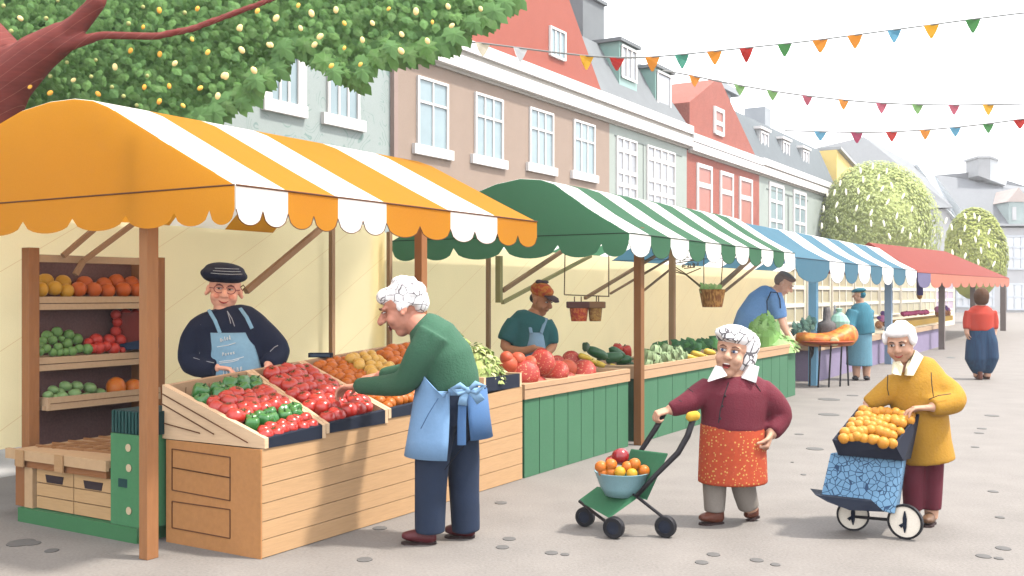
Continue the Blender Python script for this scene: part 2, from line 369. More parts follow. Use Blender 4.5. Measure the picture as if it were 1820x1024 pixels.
# ---------------------------------------------------------------- houses
TB = -12.0
WHITE = M('white_paint', (250, 246, 244), noise=.02, k=1.7)
OFFW = M('beige_band', (226, 220, 210), noise=.03)
GLASS = M('window_glass', (190, 214, 222), rough=.25, spec=.4, noise=.06, scale=1.5, k=2.6)
GLASSG = M('window_glass_grey', (206, 210, 216), rough=.25, spec=.4, noise=.06, scale=1.5, k=2.6)
MINTG = M('mint_glass', (176, 220, 210), rough=.3, noise=.04, k=2.6)
def fs(x): return st_t(x, TB)[0]
def fh(x, y): return hz(y, st_t(x, TB)[1])
def window(house, s0, s1, h0, h1, cols, rows, glass, bar=.04, sill=True, t=TB, barm=None, split=None, fw=.055, sillh=.17):
    b = MB(); b.sb(s0, s1, t-.06, t+.012, h0, h1); wn = b.build('window', glass, house)
    barm = barm or WHITE
    f = MB()
    f.sb(s0-fw, s0, t-.02, t+.05, h0, h1+fw); f.sb(s1, s1+fw, t-.02, t+.05, h0, h1+fw); f.sb(s0, s1, t-.02, t+.05, h1, h1+fw)
    if not sill: f.sb(s0, s1, t-.02, t+.05, h0-fw*.2, h0+fw*.8)
    for i in range(1, cols): x = s0+(s1-s0)*i/cols; f.sb(x-bar/2, x+bar/2, t-.02, t+.036, h0+(.06 if not sill else 0), h1)
    for i in (split if split else [q/rows for q in range(1, rows)]): z = h0+(h1-h0)*i; f.sb(s0, s1, t-.02, t+.042, z-bar*.6, z+bar*.6)
    f.build('window_frame', barm, wn)
    if sill:
        q = MB(); q.sb(s0-.2, s1+.2, t-.02, t+.08, h0-sillh, h0); q.build('window_sill', WHITE, wn)
    return wn
def pxwin(house, x0, x1, y0, y1, *a, **k):
    xm = (x0+x1)/2; return window(house, fs(x0), fs(x1), fh(xm, y1), fh(xm, y0), *a, **k)
def wall(house, s0, s1, h, mat, name='wall', t0=TB, t1=TB-7):
    b = MB(); b.sb(s0, s1, t1, t0, 0, h); return b.build(name, mat, house)
def cornice(house, s0, s1, h0, h1):
    b = MB(); b.sb(s0, s1, TB+.003, TB+.2, h1-.26, h1, 0); b.sb(s0, s1, TB+.003, TB+.12, h0+.27, h1-.26, 1); b.sb(s0, s1, TB+.003, TB+.18, h0, h0+.27, 0)
    b.sb(s0, s1, TB+.003, TB+.06, h0-.07, h0, 1)
    return b.build('cornice', [WHITE, OFFW], house)
def mansard(house, s0, s1, h0, h1, mat, back=1.0, t1=TB-7, hipr=.9, hipl=0):
    b = MB(); b.hexa([ST(s0, TB+.05, h0), ST(s1, TB+.05, h0), ST(s1, t1, h0), ST(s0, t1, h0), ST(s0+hipl, TB-back, h1), ST(s1-hipr, TB-back, h1), ST(s1-hipr, t1+back, h1), ST(s0+hipl, t1+back, h1)])
    b.hexa([ST(s0+hipl, TB-back, h1), ST(s1-hipr, TB-back, h1), ST(s1-hipr, t1+back, h1), ST(s0+hipl, t1+back, h1), ST(s0+hipl+.1, -14.8, h1+.55), ST(s1-hipr-.6, -14.8, h1+.55), ST(s1-hipr-.6, -15.2, h1+.55), ST(s0+hipl+.1, -15.2, h1+.55)])
    return b.build('roof', mat, house)
def dormer(roof, s0, s1, h0, h1, cols, rows, mat, barm=None, cap=False, t=TB-.25, lit=True):
    b = MB(); b.sb(s0, s1, t-1.4, t, h0, h1, 0); b.sb(s0-.1, s1+.1, t-1.5, t+.1, h1, h1+.1, 1 if not cap else 2)
    d = b.build('dormer', [mat, ROOFG, WHITE], roof)
    f = MB()
    zz = h0+(h1-h0)*(.42 if lit else .05)
    f.sb(s0+.12, s1-.12, t+.002, t+.02, zz, h1-.1, 0)
    n = cols
    for i in range(n+1): x = s0+.12+(s1-s0-.24)*i/n; f.sb(x-.035, x+.035, t+.021, t+.05, zz, h1-.1, 1)
    for i in range(rows+1): z = zz+(h1-.1-zz)*i/rows; f.sb(s0+.085, s1-.085, t+.05, t+.062, z-.035, z+.035, 1)
    f.build('dormer_window', [GLASSG, WHITE], d)
    return d
def wavy(c2):                                             # short scratchy dashes in the plaster
    def f(n, L, tc, base):
        v = n.nodes.new('ShaderNodeTexNoise'); v.inputs['Scale'].default_value = 1.7; v.inputs['Detail'].default_value = 0; v.inputs['Distortion'].default_value = 1.2; L(tc.outputs['Object'], v.inputs[0])
        r = n.nodes.new('ShaderNodeMath'); r.operation = 'PINGPONG'; r.inputs[1].default_value = .05; L(v.outputs[0], r.inputs[0])
        a = n.nodes.new('ShaderNodeMath'); a.operation = 'LESS_THAN'; a.inputs[1].default_value = .009; L(r.outputs[0], a.inputs[0])
        u = n.nodes.new('ShaderNodeTexNoise'); u.inputs['Scale'].default_value = 3.5; u.inputs['Detail'].default_value = 0; L(tc.outputs['Object'], u.inputs[0])
        d = n.nodes.new('ShaderNodeMath'); d.operation = 'GREATER_THAN'; d.inputs[1].default_value = .54; L(u.outputs[0], d.inputs[0])
        c = n.nodes.new('ShaderNodeMath'); c.operation = 'MULTIPLY'; L(a.outputs[0], c.inputs[0]); L(d.outputs[0], c.inputs[1])
        return mixpat(n, L, c.outputs[0], base, c2)
    return f
MINT = M('plaster_mint', (214, 227, 224), noise=.03, scale=30, pat=wavy((176, 204, 198)), k=2.8)
MINT2 = M('plaster_pale_mint', (214, 226, 218), noise=.03, scale=30, k=2.7)
TAUPE = M('plaster_taupe', (214, 189, 171), noise=.04, scale=40, k=2.9)
REDG = M('plaster_red', (222, 122, 102), noise=.04, scale=40, k=2.95)
REDB = M('brick_red', (214, 120, 104), noise=.09, scale=25, c2=(218, 130, 112), k=2.9)
ROOFG = M('slate_grey', (166, 172, 176), noise=.08, scale=60, k=3.0)
ROOFD = M('slate_dark', (142, 152, 158), noise=.08, scale=60, k=2.8)
DLINE = M('dark_seam', (150, 160, 158))

h1 = thing('town_house', 'mint plastered house with two white windows half hidden by the leafy branches', 'house', ST(9, TB), 'row of town houses')
sA = fs(695)
wall(h1, -2.5, sA, 8.0, MINT)
pxwin(h1, 480, 527, 95, 182, 3, 1, GLASS, fw=.2, sillh=.2)
pxwin(h1, 584, 633, 128, 208, 3, 1, GLASS, sillh=.2)
rb = MB(); rb.hexa([ST(-2.6, TB+.3, 8), ST(sA, TB+.3, 8), ST(sA, TB-7, 8), ST(-2.6, TB-7, 8), ST(-2.6, -15.3, 10.3), ST(sA, -15.3, 10.3), ST(sA, -15.6, 10.3), ST(-2.6, -15.6, 10.3)])
rb.build('roof', ROOFG, h1)

h2 = thing('town_house', 'taupe house with four tall white windows under a steep coral red gable', 'house', ST(20, TB), 'row of town houses')
sB = fs(1083)
wall(h2, sA, sB, 6.3, TAUPE)
pp = MB(); pp.sb(sA-.03, sA+.09, TB+.002, TB+.1, 0, 6.25); pp.build('downpipe', M('pipe_taupe', (198, 172, 162)), h2)
for x0, x1, y0, y1, c in ((743, 792, 147, 262, 2), (845, 890, 175, 280, 3), (942, 980, 200, 294, 3), (1020, 1054, 221, 308, 3)):
    pxwin(h2, x0, x1, y0, y1, c, 2, GLASS, split=[.66], sillh=.2)
cornice(h2, sA, sB-.003, 6.3, 6.95)
b = MB(); gp = [ST(17.0, TB+.02, 6.955), ST(24.45, TB+.02, 6.955), ST(20.75, TB+.02, 10.95)]
b.slab(gp, V*-6.9); gb = b.build('gable', REDG, h2)
s0, s1 = fs(976), fs(1000)
window(h2, s0, s1, fh(988, 104), fh(988, 56), 3, 1, GLASS, sill=False, t=TB+.03)
b = MB(); b.sb(sA, sB-.9, TB-6.9, TB-.3, 6.3, 6.9); b.build('roof', ROOFG, h2)

h3 = thing('town_house', 'pale mint house with double white lattice windows under grey mansard roof with chimney', 'house', ST(27, TB), 'row of town houses')
sC = 30.6
wall(h3, sB, sC, 6.3, MINT2)
cornice(h3, sB, sC+.12, 6.3, 6.95)
r3 = mansard(h3, 22.2, sC, 6.96, 8.75, ROOFG, back=.9, hipr=.9)
dormer(r3, fs(1115), fs(1146), 7.05, 8.75, 3, 1, MINTG); dormer(r3, fs(1178), fs(1206), 7.15, 8.5, 1, 1, MINTG, lit=False)
b = MB(); a0, a1 = fs(1085)+.5, fs(1117)+.7
b.sb(a0, a1, -14.2, -13.1, 8.3, 10.05, 0); b.sb(a0-.08, a1+.08, -14.3, -13.02, 10.05, 10.15, 0); b.sb(a1-.35, a1-.05, -13.9, -13.5, 10.15, 10.4, 1); b.build('chimney', [ROOFG, M('chimney_pale', (214, 216, 220))], r3)
pxwin(h3, 1096, 1129, 250, 365, 3, 3, GLASSG, split=[.3, .5, .83], sill=False, bar=.1)
pxwin(h3, 1150, 1197, 268, 380, 4, 3, GLASSG, split=[.3, .5, .83], sill=False, bar=.1)
b = MB(); b.sb(fs(1143)-.015, fs(1143)+.015, TB+.002, TB+.014, 2.5, 5.95); b.sb(fs(1092), fs(1212), TB+.002, TB+.016, 5.93, 5.97); b.build('panel_seam', DLINE, h3)

h4 = thing('town_house', 'red brick house with pointed gable and three white framed windows', 'house', ST(34, TB), 'row of town houses')
sD = 38.1
wall(h4, sC, sD, 6.2, REDB)
cornice(h4, sC+.13, sD-.003, 6.2, 6.75)
b = MB(); b.slab([ST(30.75, TB+.04, 6.76), ST(37.6, TB+.04, 6.76), ST(33.7, TB+.04, 8.95), ST(33.3, TB+.04, 8.95), ST(30.75, TB+.04, 7.75)], V*-6.5); b.build('gable', REDB, h4)
REDW = M('window_red', (222, 140, 122), rough=.4, k=2.6)
for x0, x1, y0, y1 in ((1240, 1262, 300, 400), (1281, 1300, 313, 410), (1315, 1334, 323, 420)): pxwin(h4, x0, x1, y0, y1, 1, 2, REDW, split=[.7], sill=False, fw=.13, bar=.14)
window(h4, fs(1268), fs(1281), fh(1275, 240), fh(1275, 200), 1, 2, REDW, sill=False, t=TB+.05, fw=.14, bar=.12)

h5 = thing('town_house', 'whitish mint house with dark slate mansard and three small white dormers', 'house', ST(44, TB), 'row of town houses')
sE = 50.0
wall(h5, sD, sE, 6.2, MINT2)
cornice(h5, sD, sE+.25, 6.2, 6.8)
r5 = mansard(h5, 36.2, sE-.3, 6.81, 8.5, ROOFD, back=.6, hipr=.4)
for x0, x1, q in ((1362, 1375, 0), (1401, 1412, 0), (1436, 1446, 0)): dormer(r5, fs(x0)-.1, fs(x1)+.1, 6.95, 8.05, 2, 1, M('dormer_white', (226, 230, 232)), cap=True, lit=False)
b = MB(); b.sb(40.6, 41.8, -15.4, -14.4, 8.6, 10.1); b.sb(39.9, 42.5, -15.8, -14.2, 10.1, 10.35); b.build('chimney', M('chimney_grey', (196, 202, 208)), r5)
b = MB(); b.sb(46.6, 47.5, -15.4, -14.4, 8.6, 10.35); b.build('chimney', M('chimney_grey', (196, 202, 208)), r5)
pxwin(h5, 1368, 1390, 333, 425, 2, 3, GLASS, split=[.35, .72], sill=False, fw=.16, bar=.1)
pxwin(h5, 1411, 1430, 346, 425, 2, 3, GLASS, split=[.35, .72], sill=False, fw=.16, bar=.1)
b = MB(); b.sb(fs(1400), fs(1401.5), TB+.002, TB+.02, 2.5, 5.7); b.sb(fs(1362), fs(1436), TB+.002, TB+.022, 5.68, 5.73); b.build('panel_seam', DLINE, h5)

h6 = thing('town_house', 'yellow plastered house end showing above the big pale green tree', 'house', ST(53, TB), 'row of town houses')
YEL = M('plaster_yellow', (238, 208, 128), noise=.04, k=1.4)
b = MB(); b.slab([ST(50.3, TB, 0), ST(56.5, TB, 0), ST(56.5, TB, 7.7), ST(50.3, TB, 8.6)], V*-6); b.build('wall', YEL, h6)
b = MB(); b.slab([ST(50.3, TB+.2, 8.61), ST(56.7, TB+.2, 7.71), ST(56.7, TB+.2, 7.83), ST(50.3, TB+.2, 8.75)], V*-6.4); b.build('roof', M('roof_pale', (214, 216, 218)), h6)

# far end of the street
FROOF = M('far_roof', (206, 211, 216), noise=.04, scale=8, k=4.6); FROOF2 = M('far_roof_grey', (200, 205, 212), noise=.04, scale=8, k=4.6)
FWALL = M('far_wall', (243, 243, 246), noise=.02, k=2.3); FLINE = M('far_line', (216, 222, 230), k=1.5)
f1 = thing('town_house', 'far house with big pale grey roof and white parapet behind the trees', 'house', (30, 78, 0))
Y = 76
def q(x, y, d=0): return P(x, y, Y+d)
b = MB(); p = [q(1430, 400), q(1700, 400), q(1700, 560), q(1430, 560)]
x0, x1 = P(1430, 0, Y).x, P(1690, 0, Y).x
b.box((x0, Y, 0), (x1, Y+12, hz(372, Y))); b.build('wall', FWALL, f1)
b = MB(); ze = hz(370, Y)
lo = [Vector((x0-1, Y-.4, ze)), Vector((x1, Y-.4, ze)), Vector((x1, Y+12, ze)), Vector((x0-1, Y+12, ze))]
top = [P(1455, 262, Y+6), P(1535, 243, Y+6), P(1622, 290, Y+6)]
b.add(lo+top+[t+Vector((0, .2, 0)) for t in top], [(0, 1, 6, 5, 4), (3, 7, 8, 9, 2), (0, 4, 7, 3), (1, 2, 9, 6), (4, 5, 8, 7), (5, 6, 9, 8), (0, 3, 2, 1)]); b.build('roof', FROOF, f1)
b = MB(); b.slab([P(1630, 300, Y+5), P(1630, 292, Y+5), P(1652, 292, Y+5), P(1656, 305, Y+4.5), P(1709, 374, Y-.6), P(1709, 400, Y-.6), P(1685, 374, Y-.5)], (0, .9, 0)); b.build('parapet', M('far_parapet', (236, 243, 247), k=2.0), f1)
f2 = thing('town_house', 'far white house with long grey roof, tall chimney and latticed windows at street end', 'house', (48, 88, 0))
Y = 86
x0, x1 = P(1700, 0, Y).x, P(2150, 0, Y).x
b = MB(); b.box((x0, Y, 0), (x1, Y+12, hz(405, Y))); b.build('wall', FWALL, f2)
ze = hz(402, Y); b = MB()
lo = [Vector((x0-1.2, Y-.5, ze)), Vector((x1, Y-.5, ze)), Vector((x1, Y+12, ze)), Vector((x0-1.2, Y+12, ze))]
top = [P(1664, 311, Y+6), P(1742, 305, Y+6), P(1832, 334, Y+6), Vector((x1, Y+6, hz(345, Y+6)))]
b.add(lo+top+[t+Vector((0, .2, 0)) for t in top], [(0, 1, 7, 6, 5, 4), (3, 8, 9, 10, 11, 2), (0, 4, 8, 3), (1, 2, 11, 7), (4, 5, 9, 8), (5, 6, 10, 9), (6, 7, 11, 10), (0, 3, 2, 1)]); rf = b.build('roof', FROOF2, f2)
b = MB(); c0, c1 = P(1739, 280, Y+5), P(1760, 310, Y+5)
b.slab([P(1739, 312, Y+4), P(1739, 280, Y+4), P(1760, 280, Y+4), P(1760, 320, Y+4)], (0, 2.5, 0), 0)
b.slab([P(1760, 320, Y+4.05), P(1760, 281, Y+4.05), P(1774, 285, Y+4.05), P(1776, 300, Y+4.05), P(1790, 322, Y+4.05), P(1788, 330, Y+4.05)], (0, 2.4, 0), 1)
b.slab([P(1737, 281, Y+3.9), P(1737, 277, Y+3.9), P(1762, 277, Y+3.9), P(1776, 283, Y+3.9), P(1776, 286, Y+3.9), P(1760, 281, Y+3.9)], (0, 2.8, 0), 0)
b.build('chimney', [M('far_chimney', (224, 226, 228), k=3), M('far_chimney_white', (238, 242, 245), k=2)], rf)
b = MB(); a, c = P(1796, 398, Y-.6), P(1830, 352, Y-.6); b.box((a.x, Y-.3, a.z), (c.x, Y+4, c.z-.3), 0)
b.slab([(a.x-.2, Y-.4, c.z-.3), (c.x+.2, Y-.4, c.z-.3), ((a.x+c.x)/2, Y-.4, c.z+.9)], (0, 4, 0), 1); dm = b.build('dormer', [M('far_mint', (205, 224, 222)), M('far_peach', (232, 214, 206))], rf)
b = MB(); a, c = P(1799, 391, Y-.32), P(1806, 368, Y-.32); b.box((a.x, Y-.36, a.z), (c.x, Y-.31, c.z)); b.build('dormer_window', FWALL, dm)
for (xa, xb, ya, yb, cc, rr) in ((1788, 1828, 420, 478, 3, 3), (1700, 1722, 500, 545, 2, 3), (1740, 1765, 495, 545, 2, 3), (1790, 1830, 505, 550, 3, 2)):
    a, c = P(xa, yb, Y), P(xb, ya, Y); b = MB(); b.box((a.x, Y-.06, a.z), (c.x, Y-.003, c.z)); wn = b.build('window', M('far_glass', (238, 241, 245), k=1.5, rough=.4), f2)
    b = MB()
    for i in range(cc+1): x = a.x+(c.x-a.x)*i/cc; b.box((x-.07, Y-.12, a.z), (x+.07, Y-.061, c.z))
    for i in range(rr+1): z = a.z+(c.z-a.z)*i/rr; b.box((a.x-.07, Y-.14, z-.07), (c.x+.07, Y-.121, z+.07))
    b.build('window_frame', FLINE, wn)

# glazed cream shop front behind the farther stalls
sf = thing('shop_front', 'long cream shop front with latticed windows behind blue and red stalls', 'shop front', ST(40, -7.5))
CREAMW = M('shop_cream', (246, 232, 202), noise=.04, k=1.55)
b = MB(); b.sb(24.8, 57, -8.1, -7.6, 0, 2.75); b.build('wall', CREAMW, sf)
CG = M('cream_glass', (238, 226, 184), noise=.1, scale=30, rough=.4); LG = M('lilac_glass', (214, 190, 214), noise=.1, scale=30, rough=.4); CFR = M('cream_frame', (250, 244, 228), k=1.5)
e = [25.2, 28.2, 31, 34, 38, 42, 46.5, 50.5, 56.5]
for i in range(8):
    wn = window(sf, e[i]+.2, e[i+1]-.2, .8, 2.25, 3, 3, LG if i == 7 else CG, t=-7.6, sill=False, barm=CFR, bar=.09)

# ---------------------------------------------------------------- bunting
FC = dict(c=(252, 243, 222), w=(252, 252, 252), y=(250, 200, 60), r=(216, 60, 50), o=(250, 176, 64), t=(104, 184, 160), g=(98, 168, 98), b=(126, 192, 218), l=(156, 200, 128), p=(218, 122, 140), m=(196, 78, 116))
FM = {k: M('flag_'+k, v, trans=.55, noise=.03, k=1.3) for k, v in FC.items()}
CORD = M('cord', (176, 176, 172))
def bunting(label, path, flags, wpx, hpx, depth):
    # path: points of the cord on the photo; depth: linear in x
    dy = lambda x: depth[0]+(depth[1]-depth[0])*(x-path[0][0])/(path[-1][0]-path[0][0])
    def yat(x):
        for (xa, ya), (xb, yb) in zip(path[:-1], path[1:]):
            if xa <= x <= xb: return ya+(yb-ya)*(x-xa)/(xb-xa)
        return path[-1][1]
    t = thing('bunting', label, 'bunting', P(path[0][0], path[0][1], depth[0]), 'strings of bunting flags')
    # smooth the cord
    xs = [path[0][0]+(path[-1][0]-path[0][0])*i/40 for i in range(41)]
    sm = lambda x: (yat(max(path[0][0], x-45))+2*yat(x)+yat(min(path[-1][0], x+45)))/4
    b = MB(); b.loft([P(x, sm(x), dy(x)) for x in xs], [.0011*dy(x)*.75 for x in xs], n=6); b.build('cord', CORD, t)
    for x, c in flags:
        k = 1+.12*(x-path[0][0])/900*0
        y0 = sm(x); sl = (sm(x+10)-sm(x-10))/20; w_ = wpx/2*(1+R.uniform(-.08, .08)); h_ = hpx*(1+R.uniform(-.08, .08)); tw = R.uniform(-.05, .05)*w_
        Yx = dy(x); b = MB(); n = 6; top = []; bot = []
        for i in range(n+1):
            f = -1+2*i/n; top.append((x+f*w_, y0+sl*f*w_, 0))
        pts = [(x-w_, y0-sl*w_), (x+w_, y0+sl*w_), (x+w_*.62+tw, y0+h_*.5), (x+tw+w_*.12, y0+h_*.97), (x+tw-w_*.12, y0+h_*.97), (x-w_*.62+tw, y0+h_*.5)]
        b.slab([P(a, c_, Yx+.02*sin(a*.3)*(c_-y0)/h_) for a, c_ in pts], (0, .012, 0)); b.build('flag', FM[c], t)
bunting('topmost bunting string rising from the red gable to the upper right', [(800, 72), (858, 76), (925, 86), (1043, 100), (1097, 104), (1160, 102), (1212, 97), (1270, 91), (1327, 85), (1395, 78), (1458, 71), (1520, 62), (1590, 53), (1656, 44), (1730, 34), (1860, 18)],
  [(858, 'c'), (925, 'w'), (1043, 'y'), (1097, 'r'), (1160, 'o'), (1212, 't'), (1270, 'o'), (1327, 'r'), (1395, 'g'), (1458, 'o'), (1520, 'o'), (1590, 'b'), (1656, 'y'), (1730, 'g')], 27, 25, (19, 12))
bunting('middle bunting string sloping from grey mansard roof down to the right', [(1178, 123), (1235, 136), (1315, 152), (1373, 162), (1435, 171), (1500, 178), (1567, 184), (1631, 186), (1696, 187), (1757, 186), (1870, 184)],
  [(1235, 'o'), (1315, 'l'), (1373, 'l'), (1435, 'p'), (1500, 'o'), (1567, 'p'), (1631, 'l'), (1696, 'p'), (1757, 'y')], 20, 18, (29, 22))
bunting('lowest bunting string starting beside the dark slate roof chimney', [(1395, 232), (1458, 234), (1523, 236), (1585, 235), (1645, 231), (1698, 227), (1757, 220), (1810, 213), (1880, 203)],
  [(1458, 'b'), (1523, 'm'), (1585, 'r'), (1645, 'o'), (1698, 'b'), (1757, 'g'), (1813, 'r')], 22, 18, (40, 18))

# ---------------------------------------------------------------- trees
import numpy as np
def leafmesh(b, c, size, nrm, tip, m=0, lobed=True):
    nrm = nrm.normalized(); tip = (tip-nrm*tip.dot(nrm)).normalized(); sd = nrm.cross(tip)
    o = [(0, -.5), (.16, -.38), (.36, -.36), (.27, -.18), (.48, -.05), (.3, .04), (.42, .26), (.2, .24), (.18, .48), (0, .72), (-.18, .48), (-.2, .24), (-.42, .26), (-.3, .04), (-.48, -.05), (-.27, -.18), (-.36, -.36), (-.16, -.38)] if lobed else [(0, -.5), (.3, -.2), (.32, .15), (0, .55), (-.32, .15), (-.3, -.2)]
    vs = [c+nrm*size*.08]+[c+sd*(x*size)+tip*(y*size)-nrm*(size*.25*(x*x+y*y)) for x, y in o]; k = len(o)
    b.add(vs, [(0, 1+i, 1+(i+1) % k) for i in range(k)], m)
BARK = M('bark_red', (146, 66, 58), noise=.12, scale=8, stretch=(1, 1, 6), pat=p_lines((176, 106, 94), (.55, .1, -.83), .075, .0016))
tr = thing('broadleaf_tree', 'big green tree with reddish trunk and cream fruits overhanging the orange awning', 'tree', (-5.5, 9.3, 0))
b = MB()
tk = [Vector((-5.5, 9.3, -.05)), Vector((-5.3, 9.2, 1.2)), P(-62, 320, 8.95), P(-22, 220, 8.8), P(12, 145, 8.7), P(66, 95, 8.6), P(118, 62, 8.55)]
b.loft(tk, [.4, .3, .25, .23, .215, .17, .125], n=16); b.loft([P(100, 75, 8.58), P(140, 42, 8.5), P(172, 5, 8.45), P(205, -110, 8.6), P(260, -260, 8.9)], [.115, .09, .075, .06, .04], n=12)
b.loft([P(60, 108, 8.65), P(110, 82, 8.5), P(185, 62, 8.45), P(275, 65, 8.45), P(340, 52, 8.5), P(480, 0, 8.6), P(640, -60, 8.8)], [.1, .065, .038, .036, .034, .03, .02], n=12)
b.loft([P(20, 120, 8.7), P(-60, 20, 8.9), P(-130, -120, 9.2)], [.2, .15, .08], n=12)
b.fuse('trunk', BARK, tr, voxel=.025, it=6)
LEAFM = [M('leaf_a', (116, 152, 92), noise=.12, scale=14, trans=.45, c2=(98, 138, 74), k=1.2), M('leaf_b', (114, 156, 90), noise=.12, scale=14, trans=.45, k=1.25), M('leaf_c', (104, 144, 86), noise=.1, scale=14, trans=.45, k=1.2), M('leaf_d', (118, 158, 90), noise=.1, scale=14, trans=.45, k=1.25)]
edge = [(-160, 260), (40, 250), (200, 262), (300, 238), (345, 226), (385, 208), (440, 186), (450, 158), (485, 148), (505, 105), (540, 96), (560, 118), (590, 132), (625, 156), (655, 132), (675, 108), (695, 104), (735, 108), (770, 92), (797, 88), (815, 66), (835, 58), (872, 44), (895, 24), (912, 2), (925, -60), (860, -190), (700, -330)]
def eb(x):
    for (xa, ya), (xb, yb) in zip(edge[:-1], edge[1:]):
        if xa <= x < xb: return ya+(yb-ya)*(x-xa)/(xb-xa)
    return None
b = MB(); rr = random.Random(3)
cnt = 0
while cnt < 15000:
    x = rr.uniform(-150, 925)
    y1 = eb(x)
    if y1 is None: continue
    ylo = -330+max(0, (x-500))*.55
    y = rr.uniform(ylo, y1-16); Yd = rr.uniform(8.85, 10.8) if rr.random() < .8 else rr.uniform(10.8, 12)
    if y < 0 and rr.random() < .45: continue
    sz = rr.uniform(.06, .125); tip = Vector((rr.uniform(-.2, .9), rr.uniform(-.4, .4), -rr.uniform(.3, 1))); nr = Vector((rr.uniform(-.16, .2), -1, rr.uniform(.25, .6)))
    leafmesh(b, P(x, y, Yd), sz, nr, tip, rr.choice((0, 0, 1, 2, 3)), lobed=y > y1-40); cnt += 1
for i in range(2600):                                      # the far side of the crown
    x = rr.uniform(-150, 900); y1 = eb(x)
    if y1 is None: continue
    y = rr.uniform(-330+max(0, (x-500))*.55, y1-22)
    leafmesh(b, P(x, y, rr.uniform(11.2, 12.6)), rr.uniform(.24, .34), Vector((rr.uniform(-.3, .3), -1, rr.uniform(0, .6))), Vector((rr.uniform(-.3, .9), 0, -1)), rr.choice((0, 2)))
# the ragged fringe of big drooping leaves
x = 335
while x < 920:
    y1 = eb(x)
    sl = (eb(min(x+8, 920))-eb(max(x-8, 330)))/16
    for k in range(2):
        leafmesh(b, P(x+rr.uniform(-6, 6), y1-8-rr.uniform(0, 14), rr.uniform(8.7, 9.2)), rr.uniform(.17, .25), Vector((rr.uniform(-.25, .25), -1, rr.uniform(0, .4))), Vector((rr.uniform(.2, .9), 0, -.7)), rr.choice((0, 2)))
    x += 9
leafmesh(b, P(357, 216, 8.0), .12, Vector((0, -1, .1)), Vector((.3, 0, -1)), 2, lobed=False)
b.build('crown', LEAFM, tr)
FRU = {'c': M('fruit_cream', (252, 230, 160), k=1.5), 'y': M('fruit_yellow', (250, 206, 96), k=1.5), 'o': M('fruit_amber', (246, 184, 74), k=1.5), 'd': M('fruit_greenish', (172, 178, 112), k=1.5)}
fa = [(88, 80, 'c'), (690, 45, 'o'), (855, 38, 'o'), (1115, 48, 'y'), (1038, 120, 'c'), (1047, 217, 'c'), (970, 327, 'c'), (1100, 305, 'c'), (900, 227, 'y'), (832, 170, 'y'), (757, 275, 'c'), (692, 235, 'o'), (565, 220, 'o'), (498, 290, 'c'), (318, 347, 'c'), (130, 377, 'o'), (217, 403, 'o'), (425, 407, 'o'), (625, 378, 'o'), (733, 373, 'o'), (867, 382, 'y'), (943, 416, 'c'), (793, 458, 'y'), (690, 440, 'o'), (1165, 195, 'c'), (290, 270, 'd'), (415, 260, 'd'), (395, 332, 'd'), (485, 377, 'd'), (638, 328, 'd'), (535, 417, 'd'), (592, 456, 'd'), (620, 118, 'o'), (557, 102, 'd'), (800, 55, 'd'), (620, 30, 'd'), (200, 80, 'd'), (48, 135, 'd'), (15, 25, 'd'), (250, 3, 'd'), (217, 330, 'd')]
fbl = [(75, 142, 'c'), (162, 56, 'o'), (258, 92, 'c'), (370, 28, 'y'), (437, 68, 'c'), (560, 50, 'c'), (382, 143, 'c'), (480, 185, 'c'), (452, 226, 'c'), (233, 227, 'c'), (84, 254, 'c'), (603, 118, 'y'), (603, 243, 'y'), (745, 117, 'c'), (694, 202, 'c'), (827, 45, 'y'), (893, 174, 'c'), (890, 258, 'c'), (965, 58, 'c'), (1048, 112, 'y'), (1023, 207, 'c'), (1127, 33, 'c'), (1146, 130, 'c'), (1292, 45, 'c'), (147, 355, 'c'), (537, 333, 'y'), (684, 326, 'y'), (5, 385, 'c')]
pr = {}
for (x, y, k) in [(a/2.4375, c/2.4375, k) for a, c, k in fa]+[(400+a/2.844, c/2.844, k) for a, c, k in fbl]:
    if k not in pr:
        b = MB(); b.ball((0, 0, 0), (.026, .024, .036), n=12, k=8); o = pr[k] = b.build('fruit', FRU[k], tr, smooth=True, org=Vector((0, 0, 0)))
    else: o = pr[k].copy(); col.objects.link(o)
    o.location = P(x, y, rr.uniform(8.55, 8.62) if k == 'd' else 8.5)-ORG[tr.name]; o.rotation_euler = (0, rr.uniform(-1, 1), 0)
    q = rr.uniform(.65, .95)*(1.0 if k == 'c' else .82); o.scale = (q, q, q if k != 'd' else q*.72)
